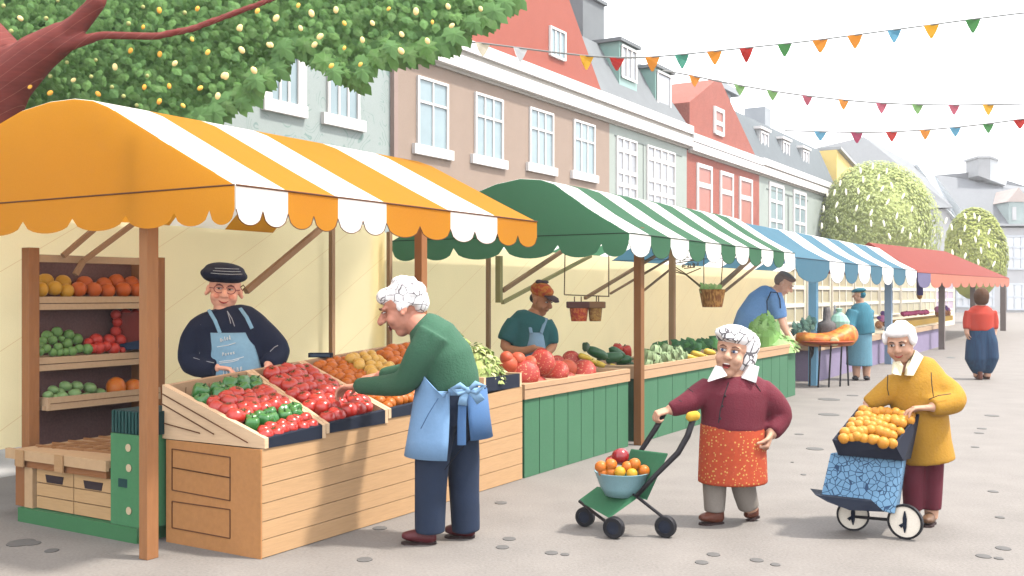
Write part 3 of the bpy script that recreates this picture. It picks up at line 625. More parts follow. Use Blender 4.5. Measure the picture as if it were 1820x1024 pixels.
def round_tree(label, cx, cy_top, cy_bot, wpx, Y, colr, dash, loc):
    t = thing('round_tree', label, 'tree', loc)
    c = P(cx, 0, Y); zt = hz(cy_top, Y); rx = wpx/2/FP*Y; zb = hz(cy_bot, Y)
    b = MB(); b.loft([Vector((c.x, Y, 0)), Vector((c.x, Y, zb*.7)), Vector((c.x, Y, zt*.8))], [.22, .16, .08], n=10); b.build('trunk', M('far_bark', (150, 122, 92)), t)
    b = MB(); r2 = random.Random(int(cx))
    def surf(u, a):                                       # u height fraction 0..1, a angle
        prof = math.sqrt(max(0, 1-max(0, u*1.02-.02)**2.4))*(1-.12*(1-u)) if u > .0 else .9
        k = 1+.05*sin(3*a+cx)+.04*sin(5*a+9*u)
        return Vector((c.x+rx*prof*cos(a)*k, Y+rx*prof*sin(a)*k, zb+(zt-zb)*u))
    for i in range(9000):
        u = r2.random()**.8; a = r2.uniform(0, 2*pi); p = surf(u, a); ctr = Vector((c.x, Y, zb+(zt-zb)*.3)); p = ctr+(p-ctr)*r2.uniform(.9, 1.0)
        n_ = (p-ctr).normalized()+Vector((r2.uniform(-.12, .12), r2.uniform(-.12, .12), r2.uniform(0, .15)))
        leafmesh(b, p, r2.uniform(.09, .17)*Y/42, n_, Vector((r2.uniform(-1, 1), 0, -1)), r2.choice((0, 0, 1)), lobed=False)
    b.ball((c.x, Y, zb+(zt-zb)*.35), (rx*.8, rx*.8, (zt-zb)*.6), n=20, k=12)
    b.build('crown', colr, t)
    p0 = None
    for x, y in dash:
        if p0 is None:
            bb = MB(); bb.ball((0, 0, 0), (.045*Y/42, .03*Y/42, .14*Y/42), n=8, k=6); p0 = o = bb.build('blossom', M('blossom_white', (253, 250, 226), k=1.2), t, smooth=True, org=Vector((0, 0, 0)))
        else: o = p0.copy(); col.objects.link(o)
        dx = ((x-cx)/FP*Y)/rx; u = (hz(y, Y)-zb)/(zt-zb); prof = math.sqrt(max(0.02, 1-min(1, max(0, u))**2.4)); k = math.sqrt(max(.01, prof**2-dx*dx))
        o.location = P(x, y, Y-rx*k*1.02-.12)-ORG[t.name]; o.rotation_euler = (0, r2.uniform(-.3, .5), 0)
DL = [(455, 350), (390, 372), (530, 374), (590, 355), (632, 380), (487, 408), (404, 420), (557, 452), (281, 440), (250, 490), (210, 495), (312, 486), (378, 482), (505, 470), (618, 510), (683, 498), (430, 518), (262, 555), (192, 576), (535, 540), (368, 573), (446, 597), (584, 615), (665, 578), (708, 562), (264, 635), (182, 668), (147, 637), (446, 655), (515, 655), (365, 683), (615, 690), (730, 652), (784, 708), (656, 722), (545, 725), (825, 715), (733, 775), (703, 690)]
round_tree('large pale lime dome shaped tree with white blossom dashes above blue awning', 1555, 285, 470, 236, 47, [M('lime_leaf', (204, 216, 138), noise=.05, scale=2, trans=.3, k=1.6), M('lime_leaf_light', (200, 212, 142), noise=.05, scale=2, trans=.3, k=1.7)], [(1400+x/3.012, 180+y/3.012) for x, y in DL], G(1555, 583))
DR = [(950, 615), (1000, 615), (1025, 630), (1087, 637), (878, 675), (948, 680), (1022, 705), (1077, 700), (1005, 742), (925, 755), (1075, 770), (1110, 778), (1140, 795), (1035, 800), (950, 828), (882, 812), (1103, 872), (1020, 862), (848, 640)]
round_tree('smaller olive green bushy tree behind the red awning', 1731, 368, 500, 118, 56, [M('olive_leaf', (192, 200, 112), noise=.06, scale=2, trans=.3, k=1.45), M('olive_leaf_light', (180, 192, 98), noise=.06, scale=2, trans=.3, k=1.5)], [(1400+x/3.012, 180+y/3.012) for x, y in DR], (P(1731, 0, 56).x, 56, 0))
# ---------------------------------------------------------------- produce kinds
def mix_mat(name, c, c2=None, **k): return M(name, c, c2=c2, rough=k.pop('rough', .45), spec=.4, noise=k.pop('noise', .05), scale=k.pop('scale', 30), **k)
PM = {
 'tomato': M('tomato_red', (226, 56, 42), rough=.28, spec=.5, noise=.06, scale=20), 'raspred': M('red_fruit', (232, 72, 58), rough=.4, noise=.06, scale=20),
 'pepper': M('pepper_green', (62, 142, 62), rough=.28, spec=.5, noise=.08, scale=14), 'orange': M('orange_fruit', (242, 116, 34), rough=.5, noise=.06, scale=20),
 'lemon': M('yellow_fruit', (252, 188, 46), rough=.5, noise=.05, scale=20), 'lime': M('green_fruit', (132, 184, 104), rough=.5, noise=.08, scale=14),
 'plum': M('pale_green_fruit', (150, 194, 126), rough=.5, noise=.08, scale=14), 'mango': M('mango', (248, 150, 40), rough=.4, noise=.1, scale=9, c2=(240, 120, 40)),
 'apricot': M('apricot', (232, 132, 34), rough=.4, noise=.1, scale=25, c2=(222, 112, 28)), 'plumyellow': M('yellow_plum', (250, 192, 80), rough=.4, noise=.1, scale=25, c2=(252, 208, 110)),
 'ham': M('marbled_red', (206, 62, 48), rough=.5, noise=.1, scale=40, pat=p_mix((246, 190, 140), 7, .6, .64, (1, 1, 2.2))), 'peach': M('peach_fruit', (236, 112, 66), rough=.5, noise=.1, scale=14, c2=(228, 90, 60)),
 'cabbage': M('cabbage_green', (178, 206, 148), rough=.6, noise=.08, scale=14, c2=(192, 216, 164)), 'cucumber': M('cucumber_green', (46, 106, 62), rough=.4, noise=.1, scale=12),
 'squash': M('squash_yellow', (244, 206, 70), rough=.45, noise=.08, scale=20), 'clementine': M('clementine', (252, 178, 62), rough=.45, noise=.06, scale=22, c2=(248, 162, 46)),
 'apple': M('apple_red', (176, 30, 42), rough=.25, spec=.5, noise=.1, scale=12), 'redpepper': M('red_pepper', (222, 66, 48), rough=.3, noise=.06), 'aubergine': M('dark_leaf_green', (58, 92, 62), rough=.5),
}
STEM = M('stem_green', (70, 110, 60))
def shape(kind):
    b = MB()
    if kind in ('pepper', 'redpepper'):
        n = 20; prof = [(.05, -.95), (.45, -.9), (.72, -.6), (.85, -.1), (.95, .4), (.85, .75), (.5, .9), (.15, .78), (.02, .76)]
        vs = [Vector((r*(1+.13*cos(4*2*pi*j/n))*cos(2*pi*j/n)*.85, r*(1+.13*cos(4*2*pi*j/n))*sin(2*pi*j/n)*.85, z*1.1)) for r, z in prof for j in range(n)]; k = len(prof)
        b.add(vs, [(i*n+j, i*n+(j+1) % n, (i+1)*n+(j+1) % n, (i+1)*n+j) for i in range(k-1) for j in range(n)]+[tuple(range(n))[::-1], tuple(range((k-1)*n, k*n))])
        b.loft([(0, 0, .8), (.05, 0, 1.05), (.16, 0, 1.2)], [.12, .08, .09], n=7, m=1)
    elif kind in ('tomato', 'apple'):
        b.lathe([(.02, -.82), (.35, -.86), (.7, -.66), (.95, -.25), (1, .1), (.9, .5), (.62, .78), (.3, .84), (.1, .76), (.02, .7)], n=18)
        for q in range(5):
            a = q*2*pi/5; b.slab([(0, 0, .76), (.18*cos(a-.3), .18*sin(a-.3), .87), (.42*cos(a), .42*sin(a), .84), (.18*cos(a+.3), .18*sin(a+.3), .87)], (0, 0, .03), 1)
    elif kind in ('cucumber', 'squash', 'mango'):
        pts = []; rad = []
        for i in range(11):
            f = -1+2*i/10; pts.append((f*1.0, .18*f*f, 0)); rad.append(max(.03, (.42 if kind != 'mango' else .8)*math.sqrt(max(0, 1-abs(f)**(3 if kind != 'mango' else 2.2)))*(1 if kind != 'squash' else (1-.25*f))))
        b.loft(pts, rad, n=12); b.loft([(.95, .16, 0), (1.15, .22, .02)], [.07, .06], n=6, m=1)
    elif kind == 'ham':
        b.lathe([(.02, -.6), (.6, -.6), (.95, -.35), (1.0, 0), (.94, .35), (.6, .56), (.2, .62), (.02, .6)], n=20)
    elif kind == 'cabbage':
        b.ball((0, 0, 0), .86, n=16, k=10); r2 = random.Random(2)
        for i in range(7):
            a = i*.9; d = Vector((cos(a), sin(a), .1)).normalized(); m3 = d.to_track_quat('Z', 'Y').to_matrix()
            vs = []; n = 9
            for p in range(5):
                for q in range(n):
                    u = -.8+1.6*q/(n-1); v_ = -.75+1.6*p/4; z = .95-.32*(u*u+v_*v_)+.06*sin(q*2.2+p); vs.append(m3@Vector((u, v_, z)))
            b.add(vs, [(p*n+q, p*n+q+1, (p+1)*n+q+1, (p+1)*n+q) for p in range(4) for q in range(n-1)])
    else:
        b.lathe([(.02, -.95), (.4, -.9), (.74, -.66), (.95, -.28), (1, .06), (.92, .4), (.7, .72), (.36, .91), (.1, .94), (.02, .9)], n=16)
    return b
PROTO = {}
def put(kind, mat, loc, size, label, cat, group, rot=None, sq=(1, 1, 1)):
    key = kind+mat
    if key not in PROTO:
        nm = {'round': {'orange': 'orange', 'lemon': 'yellow_fruit', 'lime': 'green_fruit', 'plum': 'green_fruit', 'raspred': 'red_fruit', 'apricot': 'apricot', 'plumyellow': 'yellow_plum', 'peach': 'peach', 'clementine': 'clementine'}.get(mat, 'fruit'), 'ham': 'marbled_tomato'}.get(kind, kind)
        o = PROTO[key] = shape(kind).build(nm, [PM[mat], STEM], smooth=True, org=Vector((0, 0, 0)))
    else: o = PROTO[key].copy(); col.objects.link(o)
    o.location = loc; o.scale = tuple(size*q for q in sq)
    o.rotation_euler = rot or (R.uniform(-.5, .5), R.uniform(-.5, .5), R.uniform(0, 6))
    return tag(o, label, cat, group)

# ---------------------------------------------------------------- wooden counter of the first stall
def topz(s): return .66+.047*(s-4.45)
S0, S1 = 4.43, 7.52; TF, TK = -4.45, -5.29
ct = thing('market_counter', 'pale wood planked counter under the tilted crates of red tomatoes', 'counter', ST(6, -4.9), 'market counters')
b = MB(); b.hexa([ST(S0+.01, TF-.02, 0), ST(S1-.01, TF-.02, 0), ST(S1-.01, TK, 0), ST(S0+.01, TK, 0), ST(S0+.01, TF-.02, topz(S0)-.015), ST(S1-.01, TF-.02, topz(S1)-.015), ST(S1-.01, TK, topz(S1)-.015), ST(S0+.01, TK, topz(S0)-.015)])
b.build('carcass', GROOVE, ct)
b = MB(); n = 6
for i in range(n):
    f0, f1 = i/n, (i+1)/n; gp = .005
    z = lambda s, f: topz(s)*f
    c = [ST(S0+.012, TF-.018, z(S0, f0)+gp), ST(S1, TF-.018, z(S1, f0)+gp), ST(S1, TF, z(S1, f0)+gp), ST(S0+.012, TF, z(S0, f0)+gp)]
    d = [ST(S0+.012, TF-.018, z(S0, f1)), ST(S1, TF-.018, z(S1, f1)), ST(S1, TF, z(S1, f1)), ST(S0+.012, TF, z(S0, f1))]
    b.hexa(c+d)
b.build('front_planks', WOOD, ct)
b = MB(); b.hexa([ST(S0, TF, .0), ST(S0+.011, TF, .0), ST(S0+.011, TK, .0), ST(S0, TK, .0), ST(S0, TF, topz(S0)), ST(S0+.011, TF, topz(S0)), ST(S0+.011, TK, topz(S0)), ST(S0, TK, topz(S0))])
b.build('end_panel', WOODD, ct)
def outline(b, pts, s, wd=.007):
    k = len(pts); q = []
    for x, y in pts:
        t, Y = st_s(x, s); q.append(P(x, y, Y))
    for a, c in zip(q, q[1:]+q[:1]): b.bar(a, c, wd, .006, side=U)
b = MB(); outline(b, [(306, 798), (409, 813), (409, 890), (306, 871)], S0-.001); outline(b, [(307, 831), (408, 849)], S0-.001); b.build('drawer_outline', BROWNL, ct)
b = MB(); outline(b, [(306, 891), (409, 906), (409, 957), (306, 938)], S0-.001); b.build('drawer_outline', BROWNL, ct)

# tilted display crates
FB = [4.45, 5.0, 5.65, 6.27, 6.86]; BB = [4.43, 5.2, 5.71, 6.48, 7.12]
TBK = -5.33
def backz(s): return 1.01+.064*(s-4.43)
def frontz(s): return .725+.05*(s-4.45)
CRATEW = M('crate_wood', (234, 200, 162), k=1.75, noise=.05, scale=10, stretch=(1, 1, 10)); CRATEIN = M('crate_inside', (214, 176, 138), noise=.05, scale=20)
MARK = M('crate_mark', (150, 110, 80))
names = ['leftmost tilted wooden crate of red tomatoes and green peppers, navy front', 'second tilted wooden crate from the left, full of red tomatoes', 'third tilted wooden crate, holding orange apricots and yellow plums', 'tilted wooden crate of oranges half hidden behind the stooping customer']
crates = []
def crate_pt(i, u, v, up=0.0):                             # u across, v front to back on the sloping rim plane
    f = ST(FB[i]+(FB[i+1]-FB[i])*u, TF+.01, frontz(FB[i]+(FB[i+1]-FB[i])*u)); k = ST(BB[i]+(BB[i+1]-BB[i])*u, TBK, backz(BB[i]+(BB[i+1]-BB[i])*u))
    return f+(k-f)*v+UP*up
for i in range(4):
    t = thing('display_crate', names[i], 'crate', ST((FB[i]+BB[i+1])/2, -4.9, topz(5.5)), 'tilted crates on the wooden counter')
    th = .028
    def side(u0, u1):
        def bot(u, v):
            p = crate_pt(i, u, v); return Vector((p.x, p.y, topz(FB[i])+.004))
        return [bot(u0, 0), bot(u1, 0), bot(u1, 1), bot(u0, 1), crate_pt(i, u0, 0), crate_pt(i, u1, 0), crate_pt(i, u1, 1), crate_pt(i, u0, 1)]
    b = MB(); wu = .034/(FB[i+1]-FB[i])
    b.hexa(side(.004, wu)); b.build('side_board', CRATEW, t)
    b = MB(); b.hexa(side(1-wu, .996)); b.build('side_board', CRATEW, t)
    def cross(v0, v1, up):
        r = []
        for top in (0, 1):
            for u, v in ((wu, v0), (1-wu, v0), (1-wu, v1), (wu, v1)):
                p = crate_pt(i, u, v); r.append(Vector((p.x, p.y, topz(FB[i])+.004 if not top else p.z+up)))
        return r
    b = MB(); b.hexa(cross(.975, .999, .0)); b.build('back_board', CRATEIN, t)
    b = MB()
    r = [crate_pt(i, u, v, up) for up in (-.11, -.095) for u, v in ((wu, .05), (1-wu, .05), (1-wu, .97), (wu, .97))]; b.hexa(r); b.build('floor_board', CRATEIN, t)
    b = MB(); b.hexa(cross(.002, .03, -.004)); b.build('front_panel', NAVY, t)
    if i < 2:
        b = MB()
        for k in range(7):
            u = .15+k*.09+R.uniform(-.02, .02); a = crate_pt(i, u, .974, -.02-R.uniform(0, .03)); c = crate_pt(i, u+R.uniform(-.05, .06), .974, -.07-R.uniform(0, .02)); b.bar(a, c, .005, .003)
        b.build('pencil_marks', MARK, t)
    if i == 0:
        b = MB()
        for pts in ([(288, 700), (440, 787)], [(288, 718), (380, 772)], [(290, 752), (355, 770)]):
            q = [P(x, y, st_s(x, S0+.0)[1]) for x, y in pts]; b.bar(q[0], q[1], .005, .006, side=U)
        b.build('plank_line', BROWNL, t)
    crates.append(t)
def fill(i, kind, mat, region, n, size, label, cat, group, up=-.035, sq=(1, 1, 1), sp=1.0):
    # region in (u, v); jittered rows, nearest rows last
    u0, u1, v0, v1 = region; k = 0
    W = (FB[i+1]-FB[i]+BB[i+1]-BB[i])/2
    cols = max(1, round(W*(u1-u0)/(size*1.72*sp))); rows = max(1, round((v1-v0)*.95/(size*1.62*sp)))
    for r in range(rows):
        for c in range(cols):
            u = u0+(u1-u0)*(c+.5+(.25 if r % 2 else -.25)*(cols > 1))/cols; v = v0+(v1-v0)*(r+.5)/rows
            u += R.uniform(-.03, .03); v += R.uniform(-.015, .015); s_ = size*R.uniform(.9, 1.12)
            put(kind, mat, crate_pt(i, min(max(u, .13), .87), v, up+R.uniform(-.008, .012)+.02*sin(pi*min(max(u, 0), 1))), s_, label, cat, group, sq=sq)
L1 = ('glossy red tomato piled between green peppers in the leftmost tilted crate', 'tomato', 'tomatoes in the leftmost crate')
LP = ('glossy green pepper lying among tomatoes in the leftmost tilted crate', 'pepper', 'green peppers in the leftmost crate')
fill(0, 'pepper', 'pepper', (.08, .92, .66, .84), 0, .066, *LP)
fill(0, 'tomato', 'tomato', (.08, .92, .33, .68), 0, .058, *L1, up=-.02)
fill(0, 'pepper', 'pepper', (.1, .92, .18, .34), 0, .058, *LP)
fill(0, 'tomato', 'tomato', (.1, .92, .03, .19), 0, .05, *L1)
L2 = ('glossy red tomato piled in the second tilted crate, all tomatoes', 'tomato', 'tomatoes in the second crate')
fill(1, 'tomato', 'tomato', (.08, .92, .05, .9), 0, .061, *L2, up=-.02)
L3 = ('small orange apricot heaped in the third tilted crate', 'apricot', 'apricots in the third crate'); L3b = ('small yellow plum heaped in the middle of third tilted crate', 'plum', 'yellow plums in the third crate')
fill(2, 'round', 'apricot', (.06, .62, .52, .92), 0, .048, *L3, up=-.03)
fill(2, 'round', 'plumyellow', (.45, .95, .42, .84), 0, .048, *L3b, up=.02)
fill(2, 'round', 'apricot', (.06, .95, .06, .46), 0, .045, *L3, up=-.03)
fill(3, 'round', 'apricot', (.06, .95, .1, .93), 0, .055, 'orange fruit in the tilted crate behind the stooping customer', 'orange', 'oranges in the crate behind the customer', up=-.02)
# flat leaf crate at the far end
t = thing('display_crate', 'low wooden crate with navy front holding frilly green lettuce', 'crate', ST(7.2, -4.8, topz(7.1)), 'tilted crates on the wooden counter')
z0 = topz(7.2)+.01; b = MB(); b.sb(6.9, 6.93, TF+.005, -5.25, z0, z0+.12); b.build('side_board', CRATEW, t)
b = MB(); b.sb(7.47, 7.50, TF+.005, -5.25, z0, z0+.12); b.build('side_board', CRATEW, t)
b = MB(); b.sb(6.93, 7.47, TF-.02, TF+.004, z0, z0+.115); b.build('front_panel', NAVY, t)
b = MB(); b.sb(6.93, 7.47, -5.25, TF-.02, z0, z0+.015); b.build('floor_board', CRATEIN, t)
def frill(name, label, cat, ctr, rad, mats, n, seed, leaf=.06, up=1.0, group=None, tall=0):
    r2 = random.Random(seed); b = MB(); rx, ry, rz = rad
    for i in range(n):
        a = r2.uniform(0, 2*pi); q = math.sqrt(r2.random()); h = math.sqrt(max(0, 1-q*q))*r2.uniform(.45, 1.0)
        p = Vector(ctr)+Vector((rx*q*cos(a), ry*q*sin(a), rz*h))
        nr = Vector((cos(a)*q, sin(a)*q, .9))+Vector((r2.uniform(-.7, .7), r2.uniform(-.7, .7), r2.uniform(-.2, .3)))
        tip = Vector((cos(a), sin(a), .3+tall)) if not tall else Vector((r2.uniform(-.5, .5), r2.uniform(-.5, .5), 1))
        if tall: nr = Vector((cos(a), sin(a)-.6, .2))
        leafmesh(b, p, leaf*r2.uniform(.7, 1.3), nr, tip, r2.randrange(len(mats)))
    b.lathe([(.02, -.02), (rx*.85, 0), (rx*.75, rz*.4), (rx*.4, rz*.75), (.02, rz*.82)], ctr, n=16, m=0)
    o = b.build(name, mats); return tag(o, label, cat, group)
LET = [M('lettuce', (166, 180, 110), noise=.15, scale=60, trans=.2, k=1.3), M('lettuce_dark', (128, 152, 80), noise=.15, scale=60, trans=.2, k=1.3), M('lettuce_light', (204, 206, 150), noise=.1, scale=60, trans=.2, k=1.3)]
frill('lettuce', 'frilly olive green lettuce nearest the front of the low navy crate', 'lettuce', ST(7.12, -4.72, z0+.05), (.3, .22, .34), LET, 1000, 5, .045, group='lettuces in the low crate')
frill('lettuce', 'frilly olive green lettuce at the back of the low navy crate', 'lettuce', ST(7.2, -5.02, z0+.06), (.28, .22, .46), LET, 1000, 6, .045, group='lettuces in the low crate')
b = MB(); c = crate_pt(2, .3, 1.0, .0); b.box((c.x-.09, c.y-.035, c.z+.001), (c.x+.09, c.y+.035, c.z+.035)); b.box((c.x-.075, c.y-.037, c.z+.008), (c.x+.075, c.y-.0352, c.z+.028), 1)
tag(b.build('phone', [NAVY, M('phone_screen', (60, 84, 110), rough=.2)], bevel=.006), 'small navy phone lying on the back rim of apricot crate', 'phone')

# ---------------------------------------------------------------- green counters
def gcounter(label, s0, s1, zt, zr, tb, nplank):
    t = thing('market_counter', label, 'counter', ST((s0+s1)/2, -4.9), 'market counters')
    b = MB(); b.sb(s0+.01, s1-.003, tb, TF-.02, 0, zt-.003); b.build('carcass', GREEND, t)
    b = MB()
    for i in range(nplank):
        a, c = s0+(s1-s0)*i/nplank, s0+(s1-s0)*(i+1)/nplank; b.sb(a+.006, c-.006, TF-.0195, TF, 0.002, zt-.004)
    b.build('front_planks', GREENC, t)
    b = MB(); th = .03; b.sb(s0-.02, s1+.0, TF-th, TF+.02, zt, zr); b.build('tray_front', M('tray_wood', (226, 184, 142), noise=.05, scale=10, stretch=(1, 1, 10)), t)
    b = MB(); b.sb(s0-.02, s0+.01, tb, TF-th-.001, zt, zr-.003); b.build('tray_side', WOODL, t)
    b = MB(); b.sb(s1-.03, s1, tb, TF-th-.001, zt, zr-.003); b.build('tray_side', WOODL, t)
    b = MB(); b.sb(s0+.011, s1-.031, tb, TF-th-.001, zt, zr-.05); b.sb(s0+.011, s1-.031, tb, tb+.03, zr-.05, zr+.02); b.build('tray_floor', CRATEIN, t)
    b = MB(); b.bar(ST(s0-.02, TF+.021, zr-.045), ST(s1, TF+.021, zr-.045), .004, .004); b.build('tray_groove', BROWNL, t)
    return t
gcounter('green boarded counter with wooden tray of marbled red produce', 7.55, 9.70, .685, .815, -5.3, 8)
gcounter('long green boarded counter behind the woman in maroon, with cabbages', 10.06, 15.97, .68, .82, -5.1, 14)
def at(px, py, Y): return P(px, py, Y)
def heap(kind, mat, items, t, label, cat, group, sq=(1, 1, 1), rot=None):
    for x, y, rpx in items:
        s, Y = st_t(x, t); put(kind, mat, P(x, y, Y), rpx/FP*Y, label, cat, group, sq=sq, rot=rot() if rot else None)
TL = 'round marbled red tomato with pale flecks on the first green counter'
heap('ham', 'ham', [(963, 645, 21), (1037, 660, 20), (988, 662, 21), (935, 664, 22), (1010, 674, 13), (955, 677, 15), (1055, 664, 12)], -4.85, TL, 'tomato', 'marbled tomatoes on the green counter', sq=(1.15, 1.15, .9), rot=lambda: (1.0+R.uniform(-.3, .3), R.uniform(-.3, .3), R.uniform(-.6, .6)))
heap('ham', 'ham', [(1015, 640, 17), (962, 634, 16), (990, 645, 14)], -5.1, TL, 'tomato', 'marbled tomatoes on the green counter', rot=lambda: (1.3, 0, .2))
heap('round', 'peach', [(903, 648, 17), (920, 640, 15), (945, 650, 19), (915, 664, 15), (1008, 656, 18), (975, 680, 12), (1005, 686, 10), (900, 636, 12)], -4.95, 'smooth orange peach between marbled tomatoes on the first green counter', 'peach', 'peaches on the green counter')
heap('squash', 'squash', [(1040, 635, 13), (1052, 642, 14), (1066, 648, 14), (1080, 655, 13), (1092, 652, 10)], -4.95, 'bright yellow squash lying on the first green counter', 'squash', 'yellow squashes on the green counter', rot=lambda: (0, .3, R.uniform(-.4, .9)))
heap('cucumber', 'cucumber', [(1062, 628, 22), (1085, 636, 24), (1102, 640, 22), (1110, 650, 18), (1098, 628, 20), (1112, 660, 14)], -5.05, 'dark green cucumber piled at the right end of first green counter', 'cucumber', 'cucumbers on the green counter', rot=lambda: (0, R.uniform(-.3, .5), R.uniform(-.4, .6)))
heap('pepper', 'redpepper', [(1097, 622, 11), (1113, 626, 12), (1106, 634, 9)], -5.2, 'red pepper behind cucumbers beside the brown stall post', 'pepper', 'red peppers on the green counter')
heap('pepper', 'aubergine', [(1041, 617, 8)], -5.05, 'pointed dark green pepper standing above the yellow squashes', 'pepper', None)
heap('cabbage', 'cabbage', [(1152, 632, 11), (1165, 624, 10), (1163, 640, 11), (1180, 636, 13), (1195, 630, 11), (1185, 621, 10), (1205, 640, 10), (1150, 646, 9), (1172, 650, 8), (1192, 646, 9), (1213, 632, 9), (1204, 624, 9), (1157, 634, 9)], -4.75, 'round pale green cabbage beside the post on long green counter', 'cabbage', 'cabbages on the long green counter')
heap('squash', 'squash', [(1225, 635, 13), (1240, 630, 13), (1250, 634, 12), (1262, 626, 13), (1238, 638, 10)], -4.72, 'yellow squash lying beside cabbages on the long green counter', 'squash', 'yellow squashes on the long counter', rot=lambda: (0, .2, R.uniform(-.4, .9)))
def leafy(label, px, py, t, w, mats, seed, size, n=26):
    s, Y = st_t(px, t); b = MB(); r2 = random.Random(seed); c = P(px, py, Y)
    for i in range(n): leafmesh(b, c+Vector((r2.uniform(-w, w), r2.uniform(-.08, .08), r2.uniform(-.05, .07))), size*r2.uniform(.7, 1.2), Vector((r2.uniform(-.5, .5), -1, r2.uniform(.2, 1))), Vector((r2.uniform(-1, 1), 0, r2.uniform(-.3, 1))), r2.randrange(len(mats)), lobed=False)
    tag(b.build('leaf_bunch', mats), label, 'greens', 'bunches of dark leaves')
DL_ = [M('dark_leaf', (52, 96, 60), noise=.1, trans=.2, k=1.4), M('dark_leaf_b', (70, 120, 66), noise=.1, trans=.2, k=1.4)]
leafy('dark green leaf bunch lying on the cabbages near the pole', 1180, 621, -4.85, .14, DL_, 1, .15, 14); leafy('dark green leaf bunch between cabbages and yellow squashes', 1218, 616, -4.9, .16, DL_, 2, .17); leafy('dark green leaf bunch just left of the white headscarf', 1256, 612, -4.85, .16, DL_, 3, .17)
LG2 = [M('bright_lettuce', (138, 186, 104), noise=.1, trans=.25, k=1.3), M('bright_lettuce_b', (162, 204, 130), noise=.1, trans=.25, k=1.3), M('pale_lettuce', (206, 222, 160), noise=.1, trans=.25, k=1.3)]
s, Y = st_t(1363, -4.8); frill('lettuce', 'bright green upright lettuce at the far end of long green counter', 'lettuce', P(1360, 620, Y), (.3, .22, .5), LG2[:2], 260, 9, .15, tall=1)
s, Y = st_t(1385, -4.72); frill('lettuce', 'pale green lettuce in front of the bright upright lettuce', 'lettuce', P(1378, 626, Y-.3), (.36, .2, .3), LG2[1:], 260, 10, .12)

# ---------------------------------------------------------------- shelf unit at the left
sh = thing('display_shelf', 'tall brown wooden shelf of fruit standing against the cream canvas', 'shelf', ST(4.9, -6.9))
SF = -6.86; SB_ = -7.17
sl_, sr_ = st_t(66, SF)[0], 5.62
sp0 = st_t(36, SF)[0]
sk = st_t(64, SB_+.03)[0]                                  # the shelf's left end is cut back behind its post
b = MB(); b.sb(sl_-.085, sl_, SF-.06, SF+.03, 0, hz(440, st_t(50, SF)[1])); b.build('upright', [POSTM], sh, bevel=.004)
b = MB(); b.sb(sr_, sr_+.09, SB_, SF+.03, 0, 1.9); b.build('upright', POSTM, sh, bevel=.004)
Ym = st_t(66, SF)[1]
ztop = hz(452, Ym)
def tz(b, fr, z0, z1, lf=0):
    b.hexa([ST(sl_+.002, fr, z0), ST(sr_-.001, fr, z0), ST(sr_-.001, SB_+.031, z0), ST(sk, SB_+.031, z0), ST(sl_+.002, fr, z1), ST(sr_-.001, fr, z1), ST(sr_-.001, SB_+.031, z1), ST(sk, SB_+.031, z1)])
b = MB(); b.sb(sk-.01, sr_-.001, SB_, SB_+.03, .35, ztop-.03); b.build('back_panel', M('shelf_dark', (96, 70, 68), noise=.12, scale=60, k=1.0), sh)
b = MB(); b.sb(sl_+.001, sr_-.001, SF-.06, SF, ztop-.055, ztop); b.build('top_rail', WOODL, sh)
zb = [hz(527, Ym), hz(636, Ym)]
for z in zb:
    b = MB(); tz(b, SF+.01, z-.05, z-.002); b.sb(sl_+.001, sr_-.001, SF-.03, SF+.018, z-.1, z-.056); b.build('shelf_board', WOODL, sh)
# sloping lower tray
zt = hz(700, Ym); b = MB()
ta = sl_+.05
tz(b, SF+.06, zt-.12, zt-.09); b.sb(ta, sr_-.001, SF+.061, SF+.085, zt-.125, zt-.03); b.sb(ta-.02, ta-.001, SF-.12, SF+.085, zt-.125, zt-.03); tr_ = b.build('shelf_tray', WOODL, sh)
b = MB(); b.bar(ST(ta, SF+.086, zt-.075), ST(sr_-.01, SF+.086, zt-.075), .004, .004); b.build('tray_groove', BROWNL, tr_)
def shelf_fruit(kind, mat, items, label, cat, group, d=.1, sq=(1, 1, 1), rot=None):
    for x, y, r in items:
        s, Y = st_t(x, SF-d); put(kind, mat, P(x, y, Y), r/FP*Y, label, cat, group, sq=sq, rot=rot)
c1 = lambda l: [(30+a/5.12, 440+c/5.12, r/5.12) for a, c, r in l]
shelf_fruit('round', 'lemon', c1([(260, 305, 72), (420, 320, 72)]), 'round yellow fruit on the top shelf', 'fruit', 'yellow fruit on the top shelf', d=.17)
shelf_fruit('round', 'lemon', c1([(215, 385, 70), (340, 370, 70), (450, 395, 68)]), 'round yellow fruit on the top shelf', 'fruit', 'yellow fruit on the top shelf', d=.08)
shelf_fruit('round', 'orange', c1([(615, 330, 74), (790, 345, 74), (905, 310, 72), (1040, 335, 76), (1170, 330, 74)]), 'bright orange on the top shelf', 'orange', 'oranges on the top shelf', d=.17)
shelf_fruit('round', 'orange', c1([(560, 380, 72), (700, 385, 70), (825, 395, 68), (965, 385, 72), (1095, 390, 70), (1220, 385, 70)]), 'bright orange on the top shelf', 'orange', 'oranges on the top shelf', d=.08)
shelf_fruit('round', 'lime', c1([(275, 805, 52), (365, 770, 50), (470, 795, 50), (545, 835, 54)]), 'small round green fruit on the middle shelf', 'fruit', 'green fruit on the middle shelf', d=.16)
shelf_fruit('round', 'lime', c1([(235, 850, 40), (325, 845, 44), (455, 875, 50), (210, 900, 46), (405, 830, 30)]), 'small round green fruit on the middle shelf', 'fruit', 'green fruit on the middle shelf', d=.1)
